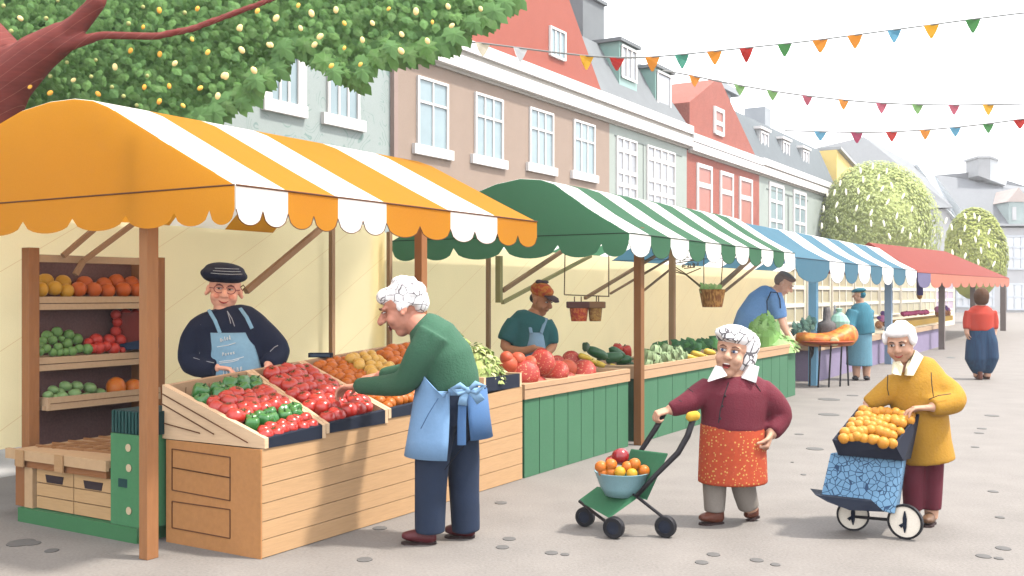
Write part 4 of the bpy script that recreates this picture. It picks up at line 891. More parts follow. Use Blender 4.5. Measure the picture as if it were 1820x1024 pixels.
shelf_fruit('round', 'lime', c1([(265, 920, 46), (375, 905, 40), (500, 945, 46), (565, 920, 42), (640, 925, 50), (385, 955, 40), (325, 955, 40), (210, 950, 40), (440, 950, 38)]), 'small round green fruit on the middle shelf', 'fruit', 'green fruit on the middle shelf', d=.04)
shelf_fruit('round', 'raspred', c1([(720, 840, 60), (835, 845, 58), (650, 865, 44), (940, 845, 56)]), 'round red fruit loose on the middle shelf', 'red fruit', 'red fruit on the middle shelf', d=.12)
shelf_fruit('round', 'raspred', c1([(745, 915, 58), (880, 920, 58), (810, 900, 50), (690, 920, 46), (960, 935, 30)]), 'round red fruit loose on the middle shelf', 'red fruit', 'red fruit on the middle shelf', d=.05)
s, Y = st_t(222, SF-.12)
b = MB(); m4 = Matrix.Rotation(-.12, 3, 'Z')
q = [(193, 550), (260, 550), (260, 607), (213, 607)]
b.slab([P(x, y, Y) for x, y in ((198, 556), (268, 556), (268, 612), (206, 612))], (0, .05, 0), 0); b.slab([P(x, y, Y-.1) for x, y in ((212, 612), (270, 600), (270, 620), (215, 622))], (.02, .1, 0), 1)
tag(b.build('fruit_crate', [M('crate_redbrown', (150, 62, 54)), M('crate_blue', (28, 58, 92))]), 'tilted crate with blue front edge holding red fruit on middle shelf', 'crate')
shelf_fruit('round', 'raspred', c1([(900, 610, 46), (990, 605, 50), (1080, 605, 50), (915, 680, 46), (1050, 670, 50), (980, 725, 50), (900, 765, 50), (1055, 775, 50), (1120, 700, 46), (990, 800, 40), (1150, 640, 46), (1140, 780, 44), (1070, 720, 30)]), 'round red fruit in the tilted blue edged crate', 'red fruit', 'red fruit in the tilted crate', d=.165)
c2 = lambda l: [(20+a/3.011, 620+c/3.011, r/3.011) for a, c, r in l]
shelf_fruit('round', 'plum', c2([(225, 220, 26), (290, 200, 30), (352, 200, 30), (420, 210, 33), (475, 240, 32), (265, 230, 22)]), 'oval pale green fruit in the lower tray', 'fruit', 'pale green fruit in the lower tray', d=.06, sq=(1.12, 1, .92), rot=(0, .3, 0))
shelf_fruit('round', 'plum', c2([(195, 248, 25), (270, 258, 31), (338, 242, 32), (398, 262, 30), (232, 262, 22), (300, 275, 24), (455, 265, 26), (365, 275, 24)]), 'oval pale green fruit in the lower tray', 'fruit', 'pale green fruit in the lower tray', d=-.01, sq=(1.12, 1, .92), rot=(0, -.2, 0))
shelf_fruit('round', 'mango', c2([(560, 210, 56), (655, 220, 56)]), 'large orange mango at the right of the lower tray', 'mango', 'mangoes in the lower tray', d=.03, sq=(.94, .94, 1.1))

# ---------------------------------------------------------------- low crate stand
cs_ = thing('crate_stand', 'low wooden stand with woven lattice top and green base', 'stand', ST(4.6, -6.1))
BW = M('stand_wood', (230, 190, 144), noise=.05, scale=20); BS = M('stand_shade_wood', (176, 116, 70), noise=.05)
SA = 4.335
b = MB(); b.sb(SA-.02, 5.25, -6.74, -5.70, .455, .50); b.build('stand_top', BW, cs_)
b = MB()
for k in range(7):
    t0 = -6.65+k*.14; b.bar(ST(SA+.1+.02*k, t0, .502), ST(SA+.75, t0+.32, .502), .022, .006, side=UP)
for k in range(6):
    s0_ = SA+.12+k*.13; b.bar(ST(s0_, -6.7, .507), ST(s0_+.1, -5.72, .507), .022, .006, side=UP)
b.build('lattice', M('lattice_line', (186, 132, 84)), cs_)
b = MB(); b.sb(SA-.05, SA-.021, -6.8, -5.70, .435, .505); b.build('front_rail', BW, cs_)
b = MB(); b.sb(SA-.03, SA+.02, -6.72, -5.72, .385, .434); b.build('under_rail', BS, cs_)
for tt in (-6.62, -6.18):
    b = MB(); b.sb(SA-.062, SA-.051, tt-.045, tt+.045, .39, .505); b.build('bracket', M('bracket_wood', (214, 168, 118)), cs_)
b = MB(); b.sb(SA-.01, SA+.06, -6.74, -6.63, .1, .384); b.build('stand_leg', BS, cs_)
b = MB(); b.sb(SA-.02, SA+.06, -6.62, -6.53, .1, .384); b.build('stand_leg', BW, cs_)
b = MB(); b.sb(SA-.045, SA+.8, -6.66, -5.40, 0, .098); b.build('base', M('base_green', (78, 142, 92), noise=.05), cs_)
for k, (ta, tb_) in enumerate(((-6.51, -6.105), (-6.095, -5.69))):
    t = thing('wooden_crate', ('left' if k == 0 else 'right')+' slatted wooden crate with dark handle slot under lattice stand top', 'crate', ST(4.5, (ta+tb_)/2, .1), 'crates under the lattice stand')
    b = MB(); f = [.102, .19, .282, .38]; b.sb(SA+.015, SA+.5, ta+.012, tb_-.012, .1, .375); b.build('body', M('crate_gap', (150, 100, 60)), t)
    b = MB()
    for i in range(3): b.sb(SA, SA+.016, ta, tb_, f[i]+.004, f[i+1]-.003)
    b.build('front_slats', M('low_crate_wood', (230, 186, 132), noise=.05, scale=12, stretch=(1, 1, 8)), t)
    tm = (ta+tb_)/2; b = MB(); b.slab([ST(SA-.004, tm-.1, .345), ST(SA-.004, tm+.1, .345), ST(SA-.004, tm+.085, .292), ST(SA-.004, tm-.085, .292)], U*.006); b.build('handle_slot', M('slot_dark', (62, 44, 48)), t)
t = thing('produce_box', 'tall green box with cream dots and dark handle beside the front post', 'box', ST(4.45, -5.5, .1))
BG = M('box_green', (88, 156, 104), noise=.05, scale=40)
tl, tr2 = -5.675, -5.33
b = MB(); b.sb(SA-.03, SA+.3, tl, tr2, .1, hz(770, 6.6)); b.build('body', BG, t)
b = MB(); xs = [(228, 796, 7), (229, 832, 7), (229, 908, 7)]
for x, y, r in xs:
    tt, Y = st_s(x, SA-.034); c = P(x, y, Y); b.lathe([(.001, 0), (r/FP*Y, 0), (r/FP*Y, .003), (.001, .003)], c, n=16, mat=(U*-1).to_track_quat('Z', 'Y').to_matrix())
    b.build('dot', M('dot_cream', (240, 216, 176)), t); b = MB()
tt, Y = st_s(223, SA-.036); a = P(210, 851, Y); c = P(236, 868, Y); b = MB(); b.slab([P(210, 850, Y), P(236, 854, Y), P(236, 869, Y), P(210, 865, Y)], U*.005); b.build('handle_slot', M('handle_dark', (34, 78, 78)), t)
t = thing('ribbed_crate', 'dark teal ribbed crate stacked on the dotted green box', 'crate', ST(4.45, -5.5, .7))
zz = hz(770, 6.6)+.002; b = MB(); b.sb(SA-.02, SA+.3, tl+.01, -5.31, zz, zz+.15); b.build('body', M('ribbed_dark', (22, 62, 62)), t)
b = MB()
for k in range(11): b.sb(SA-.032, SA-.021, tl+.012+k*.033, tl+.03+k*.033, zz+.005, zz+.145)
b.build('ribs', M('rib_teal', (34, 88, 84)), t)

# ---------------------------------------------------------------- hanging things
hr = thing('hanging_rack', 'thin wire hanging frame with two spice pots under green awning', 'rack', P(1040, 527, 10.74))
WIRE = M('wire_brown', (120, 92, 62)); YR = 10.74
b = MB()
for a, c in (((1005, 400), (1003, 524)), ((1082, 400), (1082, 527)), ((1003, 524), (1083, 527)), ((1021, 527), (1021, 540)), ((1033, 527), (1033, 540)), ((1060, 527), (1060, 540)), ((1064, 527), (1064, 540))): b.loft([P(*a, YR), P(*c, YR)], .006, n=6)
b.build('wire', WIRE, hr)
b = MB(); b.box(tuple(P(1008, 548, YR-.09)), tuple(P(1046, 536, YR+.09))); b.build('lid_bar', M('lid_dark', (98, 62, 56)), hr, bevel=.01)
b = MB(); b.box(tuple(P(1046.3, 548, YR-.085)), tuple(P(1074, 536, YR+.085))); b.build('lid_bar', M('lid_brown', (140, 104, 70)), hr, bevel=.01)
for cx, wpx, mt, lb in ((1029, 16, M('spice_red', (186, 58, 44), c2=(214, 126, 60), scale=40), 'red'), (1058, 12, M('spice_gold', (190, 150, 82), c2=(150, 108, 54), scale=40), 'gold')):
    c = P(cx, 571, YR); r = wpx/FP*YR; b = MB(); b.lathe([(r*.85, 0), (r*.95, .06), (r*1.05, .138), (r*.9, .139)], c, n=20); b.build('spice_pot', mt, hr, smooth=False)
hb = thing('hanging_basket', 'brown wicker basket of green herbs hanging above long green counter', 'basket', P(1266, 545, 14.9))
YB = 14.9; b = MB(); r = 24/FP*YB
WK = M('wicker', (178, 112, 52), noise=.2, scale=20, c2=(226, 168, 92), stretch=(2, 2, .6))
b.lathe([(r*.72, 0), (r*.78, .05), (r*.98, .26), (r*1.02, .262), (r*.9, .262), (r*.85, .22), (.01, .2)], P(1266, 546, YB), n=22); b.build('basket', WK, hb)
b = MB(); b.loft([P(1251, 400, YB), P(1251, 515, YB)], .007, n=6); b.loft([P(1289, 400, YB), P(1281, 515, YB)], .007, n=6); b.build('wire', WIRE, hb)
b = MB(); r2 = random.Random(4)
for i in range(70): leafmesh(b, P(1262+r2.uniform(-16, 18), 513+r2.uniform(-6, 4), YB+r2.uniform(-.12, .12)), r2.uniform(.06, .1), Vector((r2.uniform(-.6, .6), -1, .6)), Vector((r2.uniform(-1, 1), 0, 1)), r2.randrange(2), lobed=True)
b.build('herbs', [M('herb_green', (140, 176, 108), trans=.2, k=1.3), M('herb_pale', (176, 190, 130), trans=.2, k=1.3)], hb)
sg = thing('hanging_sign', 'thin outlined hanging sign with scrawled marks on curved iron bracket', 'sign', P(1222, 480, 14.6))
YS = 14.6; b = MB()
cc = lambda l: [P(1180+x/8.536, 440+y/8.536, YS) for x, y in l]
for l in ([(180, 140), (380, 148)], [(180, 238), (350, 210), (530, 185)], [(245, 150), (245, 225)], [(180, 300), (330, 400), (560, 585)], [(180, 340), (340, 420), (550, 600)], [(180, 375), (330, 410), (560, 312)], [(400, 192), (460, 196)]):
    b.loft(cc(l), .008, n=6)
b.build('bracket', M('iron_brown', (128, 108, 70)), sg)
b = MB()
b.loft(cc([(275, 195), (280, 165), (315, 165), (318, 190), (275, 195)]), .0075, n=5); b.build('lettering', M('sign_letter', (120, 92, 60)), sg); b = MB()
for l in ([(275, 300), (280, 262), (318, 255), (322, 290), (275, 300)], [(290, 285), (295, 270), (310, 272)], [(345, 250), (372, 245), (375, 300)], [(352, 290), (372, 288)], [(395, 240), (405, 300)], [(420, 235), (445, 232), (450, 295)], [(428, 262), (448, 260)], [(465, 300), (468, 240)], [(490, 262), (500, 262)], [(500, 235), (520, 232), (515, 280)], [(305, 318), (470, 298)]):
    b.loft(cc(l), .0075, n=5)
b.build('lettering', M('sign_letter', (120, 92, 60)), sg)
b = MB(); s, Y = st_t(1190, -5.3); b.loft([P(1190, 440, 15.2), P(1190, 622, 15.2)], .013, n=6); b.build('sign_pole', WIRE, sg)

# ---------------------------------------------------------------- round table with food, lilac counter
TC = G(1465, 686); TY = 17.55
rt = thing('round_table', 'small black legged table with orange top near blue post', 'table', (P(1465, 0, TY).x, TY, 0))
zt = .78; cx = P(1465, 0, TY).x; b = MB(); b.lathe([(.02, zt-.06), (.3, zt-.06), (.47, zt-.02), (.5, zt), (.49, zt+.012), (.02, zt+.012)], (cx, TY, 0), n=28); b.build('table_top', M('table_orange', (206, 92, 44)), rt, smooth=False)
for x0, y0, x1, y1, d in ((1440, 612, 1439, 684, -.1), (1458, 614, 1454, 684, -.25), (1477, 614, 1473, 685, -.25), (1496, 613, 1493, 684, -.1), (1505, 611, 1508, 686, .05)):
    b = MB(); b.loft([P(x0, y0, TY+d), Vector((P(x1, y1, TY+d).x, TY+d, 0))], .016, n=8); b.build('leg', BLACK, rt)
b = MB(); b.loft([Vector((cx-.17, TY+.12, zt-.06)), Vector((cx-.15, TY+.12, .3)), Vector((cx-.14, TY+.12, 0))], [.07, .05, .045], n=8); b.build('leg', M('leg_grey', (70, 66, 66)), rt)
def tq(x, y, d=0): return P(1390+x/6.4, 540+y/6.4, TY+d)
b = MB(); b.loft([tq(160, 385), tq(250, 400, -.05), tq(400, 415, -.08), tq(540, 410, -.08), tq(660, 385, -.05), tq(745, 355), tq(815, 330, .05)], [(.14, .09), (.22, .12), (.26, .12), (.26, .13), (.22, .16), (.2, .2), (.12, .14)], side=(0, 1, 0), n=18)
tag(b.fuse('bread_loaf', M('bread_orange', (240, 160, 56), noise=.15, scale=9, c2=(216, 110, 36), k=1.9, rough=.5), voxel=.02, it=3), 'long golden orange bread on the small round table', 'bread')
b = MB(); b.lathe([(.02, 0), (.075, 0), (.075, .05), (.05, .06), (.02, .06)], tq(590, 430, -.32), n=16, mat=Matrix.Rotation(pi/2, 3, 'X')); tag(b.build('cheese', M('cheese_cream', (246, 234, 176))), 'round cream cheese in front of the orange bread', 'cheese')
def leafclump(label, x, y, d, mats, seed, size, n=30, sp=.09):
    r2 = random.Random(seed); b = MB()
    for i in range(n): leafmesh(b, tq(x, y, d)+Vector((r2.uniform(-sp, sp), r2.uniform(-.05, .05), r2.uniform(-.08, .1))), size*r2.uniform(.7, 1.2), Vector((r2.uniform(-.6, .6), -1, r2.uniform(.1, .8))), Vector((r2.uniform(-1, 1), 0, 1)), r2.randrange(len(mats)))
    b.loft([tq(x, y, d)+Vector((0, 0, -.22)), tq(x, y, d)], .025, n=7)
    tag(b.build('herb_bunch', mats), label, 'herbs', 'herb bunches on the round table')
HB = [M('grey_green', (120, 160, 142), trans=.2, k=1.3), M('grey_green_b', (92, 132, 126), trans=.2, k=1.3)]
leafclump('low grey green herb bunch at the left end of the bread', 180, 295, .02, HB, 1, .1); leafclump('tall grey green herb bunch standing behind the bread', 310, 240, .05, HB, 2, .11, sp=.11)
b = MB(); b.lathe([(.12, 0), (.17, .06), (.17, .16), (.16, .22), (.07, .27), (.065, .42), (.055, .5), (.02, .5)], tq(510, 365, .12), n=18)
tag(b.build('bottle', M('bottle_grey', (128, 122, 122), noise=.2, scale=40), smooth=True), 'dark grey speckled bottle shaped jar behind the bread', 'jar')
b = MB(); b.lathe([(.1, 0), (.17, .08), (.18, .2), (.12, .3), (.04, .36), (.06, .42), (.02, .43)], tq(650, 330, .16), n=14); tag(b.build('bag', M('bag_mint', (170, 212, 196), trans=.3, k=1.35), smooth=False), 'pale mint tied bag behind the bread near the teal coat', 'bag')
b = MB(); b.lathe([(.03, 0), (.03, .3), (.015, .36), (.015, .42), (.01, .42)], tq(600, 290, .2), n=10); b.build('bottle', M('bottle_clear', (206, 214, 222), rough=.3)); tag(bpy.data.objects[b.v and [o.name for o in col.objects if o.name.startswith('bottle')][-1]], 'slim pale bottle between grey jar and mint bag', 'bottle')
lc = thing('market_counter', 'low lilac counter with wooden top under the blue awning', 'counter', ST(27, -5.3), 'market counters')
LIL = M('lilac_paint', (186, 170, 208), noise=.06, scale=30, k=2.8)
b = MB(); b.sb(18.6, 33.4, -5.9, -4.8, 0, .56); b.build('body', LIL, lc)
b = MB(); b.sb(18.55, 33.5, -5.95, -4.74, .563, .68); b.build('counter_top', M('counter_top_tan', (224, 190, 156)), lc)
b = MB(); b.sb(18.6, 33.45, -5.9, -4.85, .682, .70); b.build('cloth', M('cloth_cream', (250, 238, 206), k=1.35), lc)
def lq(x, y, t): s, Y = st_t(1480+x/3.656, t); return P(1480+x/3.656, 420+y/3.656, Y)
def blobs(name, label, cat, pts, mats, t):
    b = MB()
    for x, y, r, m in pts:
        p = lq(x, y, t); b.ball(p, r/3.656/FP*p.y, n=10, k=7, m=m)
    return tag(b.build(name, mats, smooth=True), label, cat)
PK = [M('sweet_pink', (238, 150, 206)), M('sweet_brown', (176, 112, 74), c2=(222, 160, 110), scale=30), M('sweet_purple', (128, 92, 168)), M('sweet_white', (250, 240, 230))]
blobs('cake', 'tall cake heap of brown sweets topped with pink and purple', 'cake', [(300, 575, 26, 1), (345, 572, 26, 1), (370, 580, 20, 1), (320, 598, 18, 3), (350, 598, 20, 3), (320, 535, 24, 0), (345, 530, 26, 0), (365, 545, 20, 0), (300, 530, 14, 2), (325, 500, 16, 2), (340, 505, 12, 2)], PK, -5.2)
b = MB(); a = st_t(1594, -5.1)[0]; c = st_t(1688, -5.1)[0]; b.sb(a, c, -5.6, -5.0, .703, .86); tag(b.build('yellow_tray', M('tray_yellow', (246, 198, 84))), 'long yellow tray on the lilac counter holding pink sweets', 'tray')
r2 = random.Random(8); b = MB()
for k in range(26):
    p = lq(455+165*k/26, 506-12*k/26+r2.uniform(-6, 3), -5.15); b.ball(p, .07*p.y/26, n=8, k=6)
tag(b.fuse('sweets', M('sweets_pink', (232, 92, 150), noise=.15, scale=8), voxel=.04, it=2), 'long row of bright pink sweets on the yellow tray', 'sweets')
blobs('flower_basket', 'round basket of mixed pink flowers at the end of yellow tray', 'flower basket', [(690, 500, 26, 1), (720, 500, 26, 1), (745, 502, 22, 1), (680, 475, 20, 0), (705, 465, 22, 3), (730, 468, 20, 2), (715, 480, 18, 0), (750, 480, 16, 0), (695, 488, 14, 2)], PK, -5.15)
lp = thing('hanging_lamp', 'narrow indigo hanging lantern with amber tip above lilac counter', 'lantern', lq(565, 410, -5.0))
Yl = st_t(1634.5, -5.0)[1]; a = P(1630.5, 525, Yl); c = P(1639, 486, Yl); b = MB(); b.box((a.x, Yl-.07, a.z), (c.x, Yl+.07, c.z+.15)); b.build('lamp_body', M('indigo', (84, 78, 168)), lp)
a = P(1630, 533, Yl); c = P(1639, 522, Yl); b = MB(); b.lathe([(.02, 0), (.06, .03), (.075, .09), (.065, .15), (.02, .16)], ((a.x+c.x)/2, Yl, a.z+.02), n=14); b.build('lamp_tip', M('amber', (222, 158, 60)), lp)
# ---------------------------------------------------------------- people
SKIN = M('skin', (246, 184, 158), k=1.3, rough=.6, noise=.04, scale=20); SKINP = M('skin_pale', (248, 192, 160), rough=.6, noise=.04, scale=20); SKINR = M('skin_ruddy', (232, 160, 134), k=2.0, rough=.6, noise=.05, scale=20)
SKINB = M('skin_brown', (200, 138, 102), rough=.6, noise=.04, scale=20, k=1.6); LIPS = M('lips', (206, 74, 66), rough=.5); MOUTHD = M('mouth_dark', (120, 40, 42)); TEETH = M('teeth', (250, 246, 240), k=1.4)
EYEW = M('eye_white', (246, 242, 238), k=1.5, rough=.4); EYEB = M('eye_iris', (70, 96, 140), rough=.3); EYED = M('eye_dark', (40, 30, 30), rough=.3); BROWM = M('brow', (150, 104, 84)); CHEEK = M('cheek', (246, 168, 142), k=1.35)
WH = M('hair_white', (250, 248, 248), noise=.04, k=1.45, scale=50)
WSCARF = M('scarf_white_net', (252, 250, 250), noise=.02, k=1.45, pat=p_net((96, 92, 96), 15, .045))
WNET = M('hair_white_net', (252, 250, 250), noise=.02, k=1.45, pat=p_net((120, 114, 118), 17, .028))
class Fig:
    def __init__(s, label, Y, loc, skin):
        s.root = thing('person', label, 'person', loc); s.Y = Y; s.skin = skin; s.body = MB()
    def J(s, x, y, d=0): return P(x, y, s.Y+d)
    def r(s, px): return px/FP*s.Y
    def ring(s, l): return [s.J(*q[:3]) if len(q) > 3 else s.J(q[0], q[1]) for q in l]
    def head(s, c, hs, yaw, pitch, roll=0, long_nose=1, jaw=1, wide=1, ears=True):
        m3 = Matrix.Rotation(radians(yaw), 3, 'Z') @ Matrix.Rotation(radians(pitch), 3, 'X') @ Matrix.Rotation(radians(roll), 3, 'Y')
        s.hm = m3; s.hc = c; s.hs = hs; T = s.T = lambda x, y, z: c+m3@Vector((x*hs, y*hs, z*hs)); b = s.body
        W = wide
        b.ball(T(0, .012, .035), (.077*hs*W, .096*hs, .088*hs), m3); b.ball(T(0, -.028, -.03), (.066*hs*W, .066*hs, .082*hs), m3)
        b.ball(T(0, -.045, -.088*jaw), (.036*hs*W, .035*hs, .032*hs), m3)
        for q in (-1, 1):
            b.ball(T(.036*q*W, -.066, -.03), (.03*hs, .026*hs, .028*hs), m3)
            b.ball(T(.032*q, -.078, .032), (.03*hs, .015*hs, .012*hs), m3)
            if ears: b.ball(T(.078*q*W, .008, -.002), (.013*hs, .02*hs, .029*hs), m3); b.ball(T(.086*q*W, -.004, -.024), (.01*hs, .012*hs, .014*hs), m3)
        b.capsule(T(0, -.088, .022), T(0, -.088-.028*long_nose, -.016), .011*hs, .017*hs); b.ball(T(0, -.086-.03*long_nose, -.02), (.017*hs, .016*hs, .015*hs), m3)
        for q in (-1, 1): b.ball(T(.014*q, -.096-.01*long_nose, -.022), (.011*hs, .013*hs, .01*hs), m3)
        b.ball(T(0, -.08, -.06), (.026*hs, .014*hs, .016*hs), m3)
        b.capsule(T(0, .02, -.05), T(0, .03, -.14), .05*hs, .052*hs)
    def face(s, eye=EYED, mouth='smile', brow=BROWM, eyes=True, squint=.6, cheeks=False):
        T, m3, hs = s.T, s.hm, s.hs
        for q in (-1, 1):
            b = MB(); b.ball(T(.03*q, -.087, .016), (.0165*hs, .009*hs, .0125*hs*squint), m3, 0); b.ball(T(.03*q-.003, -.0945, .015), (.0075*hs, .004*hs, .0085*hs*min(1, squint+.1)), m3, 1)
            b.build('eye', [EYEW, eye], s.root, smooth=True)
            b = MB(); b.loft([T(.014*q, -.1, .034), T(.032*q, -.1, .041), T(.05*q, -.088, .035)], [.003*hs, .0042*hs, .002*hs], n=8); b.build('eyebrow', brow, s.root, smooth=True)
            b = MB(); b.loft([T(.015*q, -.095, .02), T(.03*q, -.0985, .0265*(.7+.3*squint)), T(.046*q, -.088, .02)], [.0018*hs, .0025*hs, .0014*hs], n=6); b.build('eyelid', BROWM, s.root)
            if cheeks: b = MB(); b.ball(T(.042*q, -.0885, -.026), (.017*hs, .006*hs, .015*hs), m3); b.build('cheek', CHEEK, s.root, smooth=True)
        if mouth == 'smile':
            b = MB(); b.loft([T(-.026, -.087, -.052), T(-.012, -.098, -.06), T(.0, -.1, -.062), T(.012, -.098, -.06), T(.026, -.087, -.052)], [.002*hs, .0042*hs, .005*hs, .0042*hs, .002*hs], n=8); b.build('mouth', LIPS, s.root, smooth=True)
        elif mouth == 'line':
            b = MB(); b.loft([T(-.024, -.087, -.056), T(0, -.1, -.06), T(.024, -.087, -.053)], [.0015*hs, .0028*hs, .0015*hs], n=8); b.build('mouth', MOUTHD, s.root, smooth=True)
        elif mouth == 'open':
            b = MB(); b.ball(T(0, -.0925, -.062), (.022*hs, .008*hs, .012*hs), m3, 0); b.ball(T(0, -.0965, -.0535), (.016*hs, .004*hs, .003*hs), m3, 1); b.ball(T(0, -.098, -.073), (.015*hs, .005*hs, .0045*hs), m3, 2); b.build('mouth', [MOUTHD, TEETH, LIPS], s.root, smooth=True)
    def hand(s, W, D, N, sc=1.0, curl=.5, thumb=1, spread=.06):
        b = s.body; D = Vector(D).normalized(); N = Vector(N); N = (N-D*N.dot(D)).normalized(); L = D.cross(N)
        b.loft([W-D*.03*sc, W+D*.0*sc, W+D*.045*sc, W+D*.088*sc], [(.024*sc, .021*sc), (.027*sc, .019*sc), (.04*sc, .017*sc), (.041*sc, .014*sc)], side=L, n=12)
        for i, q in enumerate((-1.5, -.5, .5, 1.5)):
            ln = (.8, .98, 1.03, .92)[i] if thumb > 0 else (.92, 1.03, .98, .8)[i]
            p = W+D*(.084-.004*abs(q))*sc+L*(q*.0215*sc); d = (D+L*q*spread).normalized(); nn = N; pts = [p]; ang = 0
            for k, sl in enumerate((.04, .028, .022)):
                ang += curl*(1.0, 1.15, .8)[k]*(1+.08*i); dd = d*cos(ang)+nn*sin(ang); p = p+dd*sl*ln*sc; pts.append(p)
            b.chain(pts, [.0098*sc, .0092*sc, .0085*sc, .007*sc], n=8)
        p = W+D*.022*sc+L*thumb*.03*sc; d1 = (D*.75+L*thumb*.7+N*.25).normalized(); p1 = p+d1*.04*sc; d2 = (D*.9+L*thumb*.2+N*(.3+curl*.5)).normalized(); p2 = p1+d2*.032*sc; p3 = p2+(d2+N*curl*.4).normalized()*.024*sc
        b.chain([p, p1, p2, p3], [.014*sc, .0115*sc, .01*sc, .008*sc], n=8)
    def finish(s, voxel=.007): return s.body.fuse('body', s.skin, s.root, voxel=voxel, it=3)
def shoe(fig, heel, toe, sc, mat, name='shoe', sole=None, up=UP):
    d = (toe-heel); L = d.length; d.normalize(); up = (Vector(up)-d*Vector(up).dot(d)).normalized(); sd = d.cross(up); b = MB()
    h = .05*sc
    b.loft([heel-d*.01, heel+d*L*.06, heel+d*L*.3, heel+d*L*.6, heel+d*L*.85, heel+d*L*.98], [(.02*sc, h*.55), (.034*sc, h*.95), (.036*sc, h*1.0), (.043*sc, h*.72), (.04*sc, h*.5), (.02*sc, h*.3)], side=sd, n=14)
    b.v = [v+up*(h*.0) for v in b.v]
    # flatten below the sole and lift the toe spring
    base = heel-up*h*.9
    nv = []
    for v in b.v:
        z = (v-base).dot(up); nv.append(v+up*max(0, .006-z) if z < .006 else v)
    b.v = nv
    b.loft([heel+d*L*.12, heel+d*L*.16+up*h*1.7], [(.034*sc, .034*sc), (.037*sc, .037*sc)], side=sd, n=12)
    o = b.fuse(name, mat, fig.root, voxel=.006, it=2)
    q = MB(); bs = base-up*.004
    pts = [heel+d*L*f+sd*w_*sc for f, w_ in ((-.04, -.02), (.1, -.036), (.35, -.034), (.62, -.045), (.88, -.038), (1.0, -.01), (1.0, .01), (.88, .038), (.62, .045), (.35, .034), (.1, .036), (-.04, .02))]
    q.slab([p-up*(h*.9+.004) for p in pts], up*.014); q.build('sole', sole or M('sole_dark', (66, 44, 44)), o)
    return o
def cloth(fig, name, mat, lofts, voxel=.011, it=10, balls=()):
    b = MB()
    for pts, rad, side in lofts:
        b.loft(pts, rad, side=side, n=22)
        if side is None:
            for p, q in ((pts[0], rad[0]), (pts[-1], rad[-1])): pass
    for c, q in balls: b.ball(c, q)
    return b.fuse(name, mat, fig.root, voxel=voxel, it=it)
def limb(fig, l):                                          # [(x, y, d, r)] -> capsule chain for cloth
    pts = [fig.J(x, y, d) for x, y, d, r in l]; rad = [r for *_, r in l]
    sp, sr = [], []
    for i in range(len(pts)-1):
        for k in range(4):
            f = k/4; p0 = pts[max(i-1, 0)]; p1 = pts[i]; p2 = pts[i+1]; p3 = pts[min(i+2, len(pts)-1)]
            sp.append(.5*((2*p1)+(p2-p0)*f+(2*p0-5*p1+4*p2-p3)*f*f+(-p0+3*p1-3*p2+p3)*f**3)); sr.append(rad[i]+(rad[i+1]-rad[i])*f)
    sp.append(pts[-1]); sr.append(rad[-1])
    return (sp, sr, None)
def shell(rows, a0, a1, lat, fwd, n=18, mb=None, m=0):      # an open wrap of cloth round a body
    b = mb or MB(); k = len(rows); vs = []
    for c, a, bb in rows:
        for j in range(n+1):
            t = a0+(a1-a0)*j/n; vs.append(c+lat*(a*sin(t))+fwd*(bb*cos(t)))
    b.add(vs, [(i*(n+1)+j, i*(n+1)+j+1, (i+1)*(n+1)+j+1, (i+1)*(n+1)+j) for i in range(k-1) for j in range(n)], m); return b
def line(fig, name, mat, pts, r): b = MB(); b.loft(pts, r, n=6); return b.build(name, mat, fig.root)
X = Vector((1, 0, 0)); YV = Vector((0, 1, 0))

# --- stooping customer in green
f = Fig('stooping white haired customer in green sweater and blue apron reaching into a crate', 6.53, (P(785, 0, 6.53).x, 6.53, 0), SKINR)
f.head(f.J(716, 548), 1.34, -90, 24, 0, long_nose=1.35, jaw=1.08)
b = f.body
b.loft([f.J(728, 565), f.J(750, 580), f.J(775, 620), f.J(795, 680), f.J(798, 730)], [(.07, .07), (.12, .09), (.15, .13), (.15, .14), (.14, .13)], side=YV)
b.loft(*limb(f, [(768, 600, -.17, .06), (722, 677, -.1, .048), (640, 686, .22, .034)])[:2]); b.loft(*limb(f, [(768, 598, .17, .055), (735, 660, .25, .045), (672, 668, .42, .034)])[:2])
f.hand(f.J(634, 687, .24), (-1, .55, -.12), (-.1, -.1, -1), 1.25, .45, thumb=-1)
f.hand(f.J(668, 668, .44), (-1, .3, -.2), (0, 0, -1), 1.1, .5, thumb=1)
for l in ([(779, 735, -.08, .075), (767, 840, -.07, .06), (764, 945, -.05, .05)], [(815, 735, .08, .075), (824, 840, .09, .06), (828, 945, .1, .05)]): b.loft(*limb(f, l)[:2])
f.finish(); f.face(mouth='open', squint=.25)
GSW = M('sweater_green', (76, 132, 102), bump=.35, noise=.06, scale=70, k=2.9)
cloth(f, 'sweater', GSW, [([f.J(744, 572), f.J(752, 580), f.J(768, 598), f.J(786, 636), f.J(797, 672), f.J(800, 692)], [(.1, .085), (.15, .115), (.2, .158), (.215, .2), (.2, .2), (.195, .195)], YV),
  limb(f, [(772, 592, -.16, .105), (746, 636, -.17, .1), (722, 676, -.1, .085), (690, 685, .03, .072), (637, 686, .235, .055)]), limb(f, [(770, 595, .16, .1), (740, 655, .25, .08), (680, 668, .4, .055)])], it=14)
PNT = M('trousers_navy', (44, 62, 92), bump=.5, noise=.08, scale=9, k=2.5)
cloth(f, 'trousers', PNT, [limb(f, [(784, 725, -.07, .125), (771, 790, -.075, .118), (766, 860, -.07, .104), (764, 945, -.05, .097)]), limb(f, [(814, 722, .07, .13), (822, 800, .08, .112), (825, 870, .09, .1), (828, 944, .1, .093)]), ([f.J(800, 680), f.J(800, 720), f.J(798, 752)], [(.185, .185), (.195, .185), (.16, .14)], YV)], voxel=.011)
SHOE = M('shoe_maroon', (112, 42, 50), rough=.5, noise=.06)
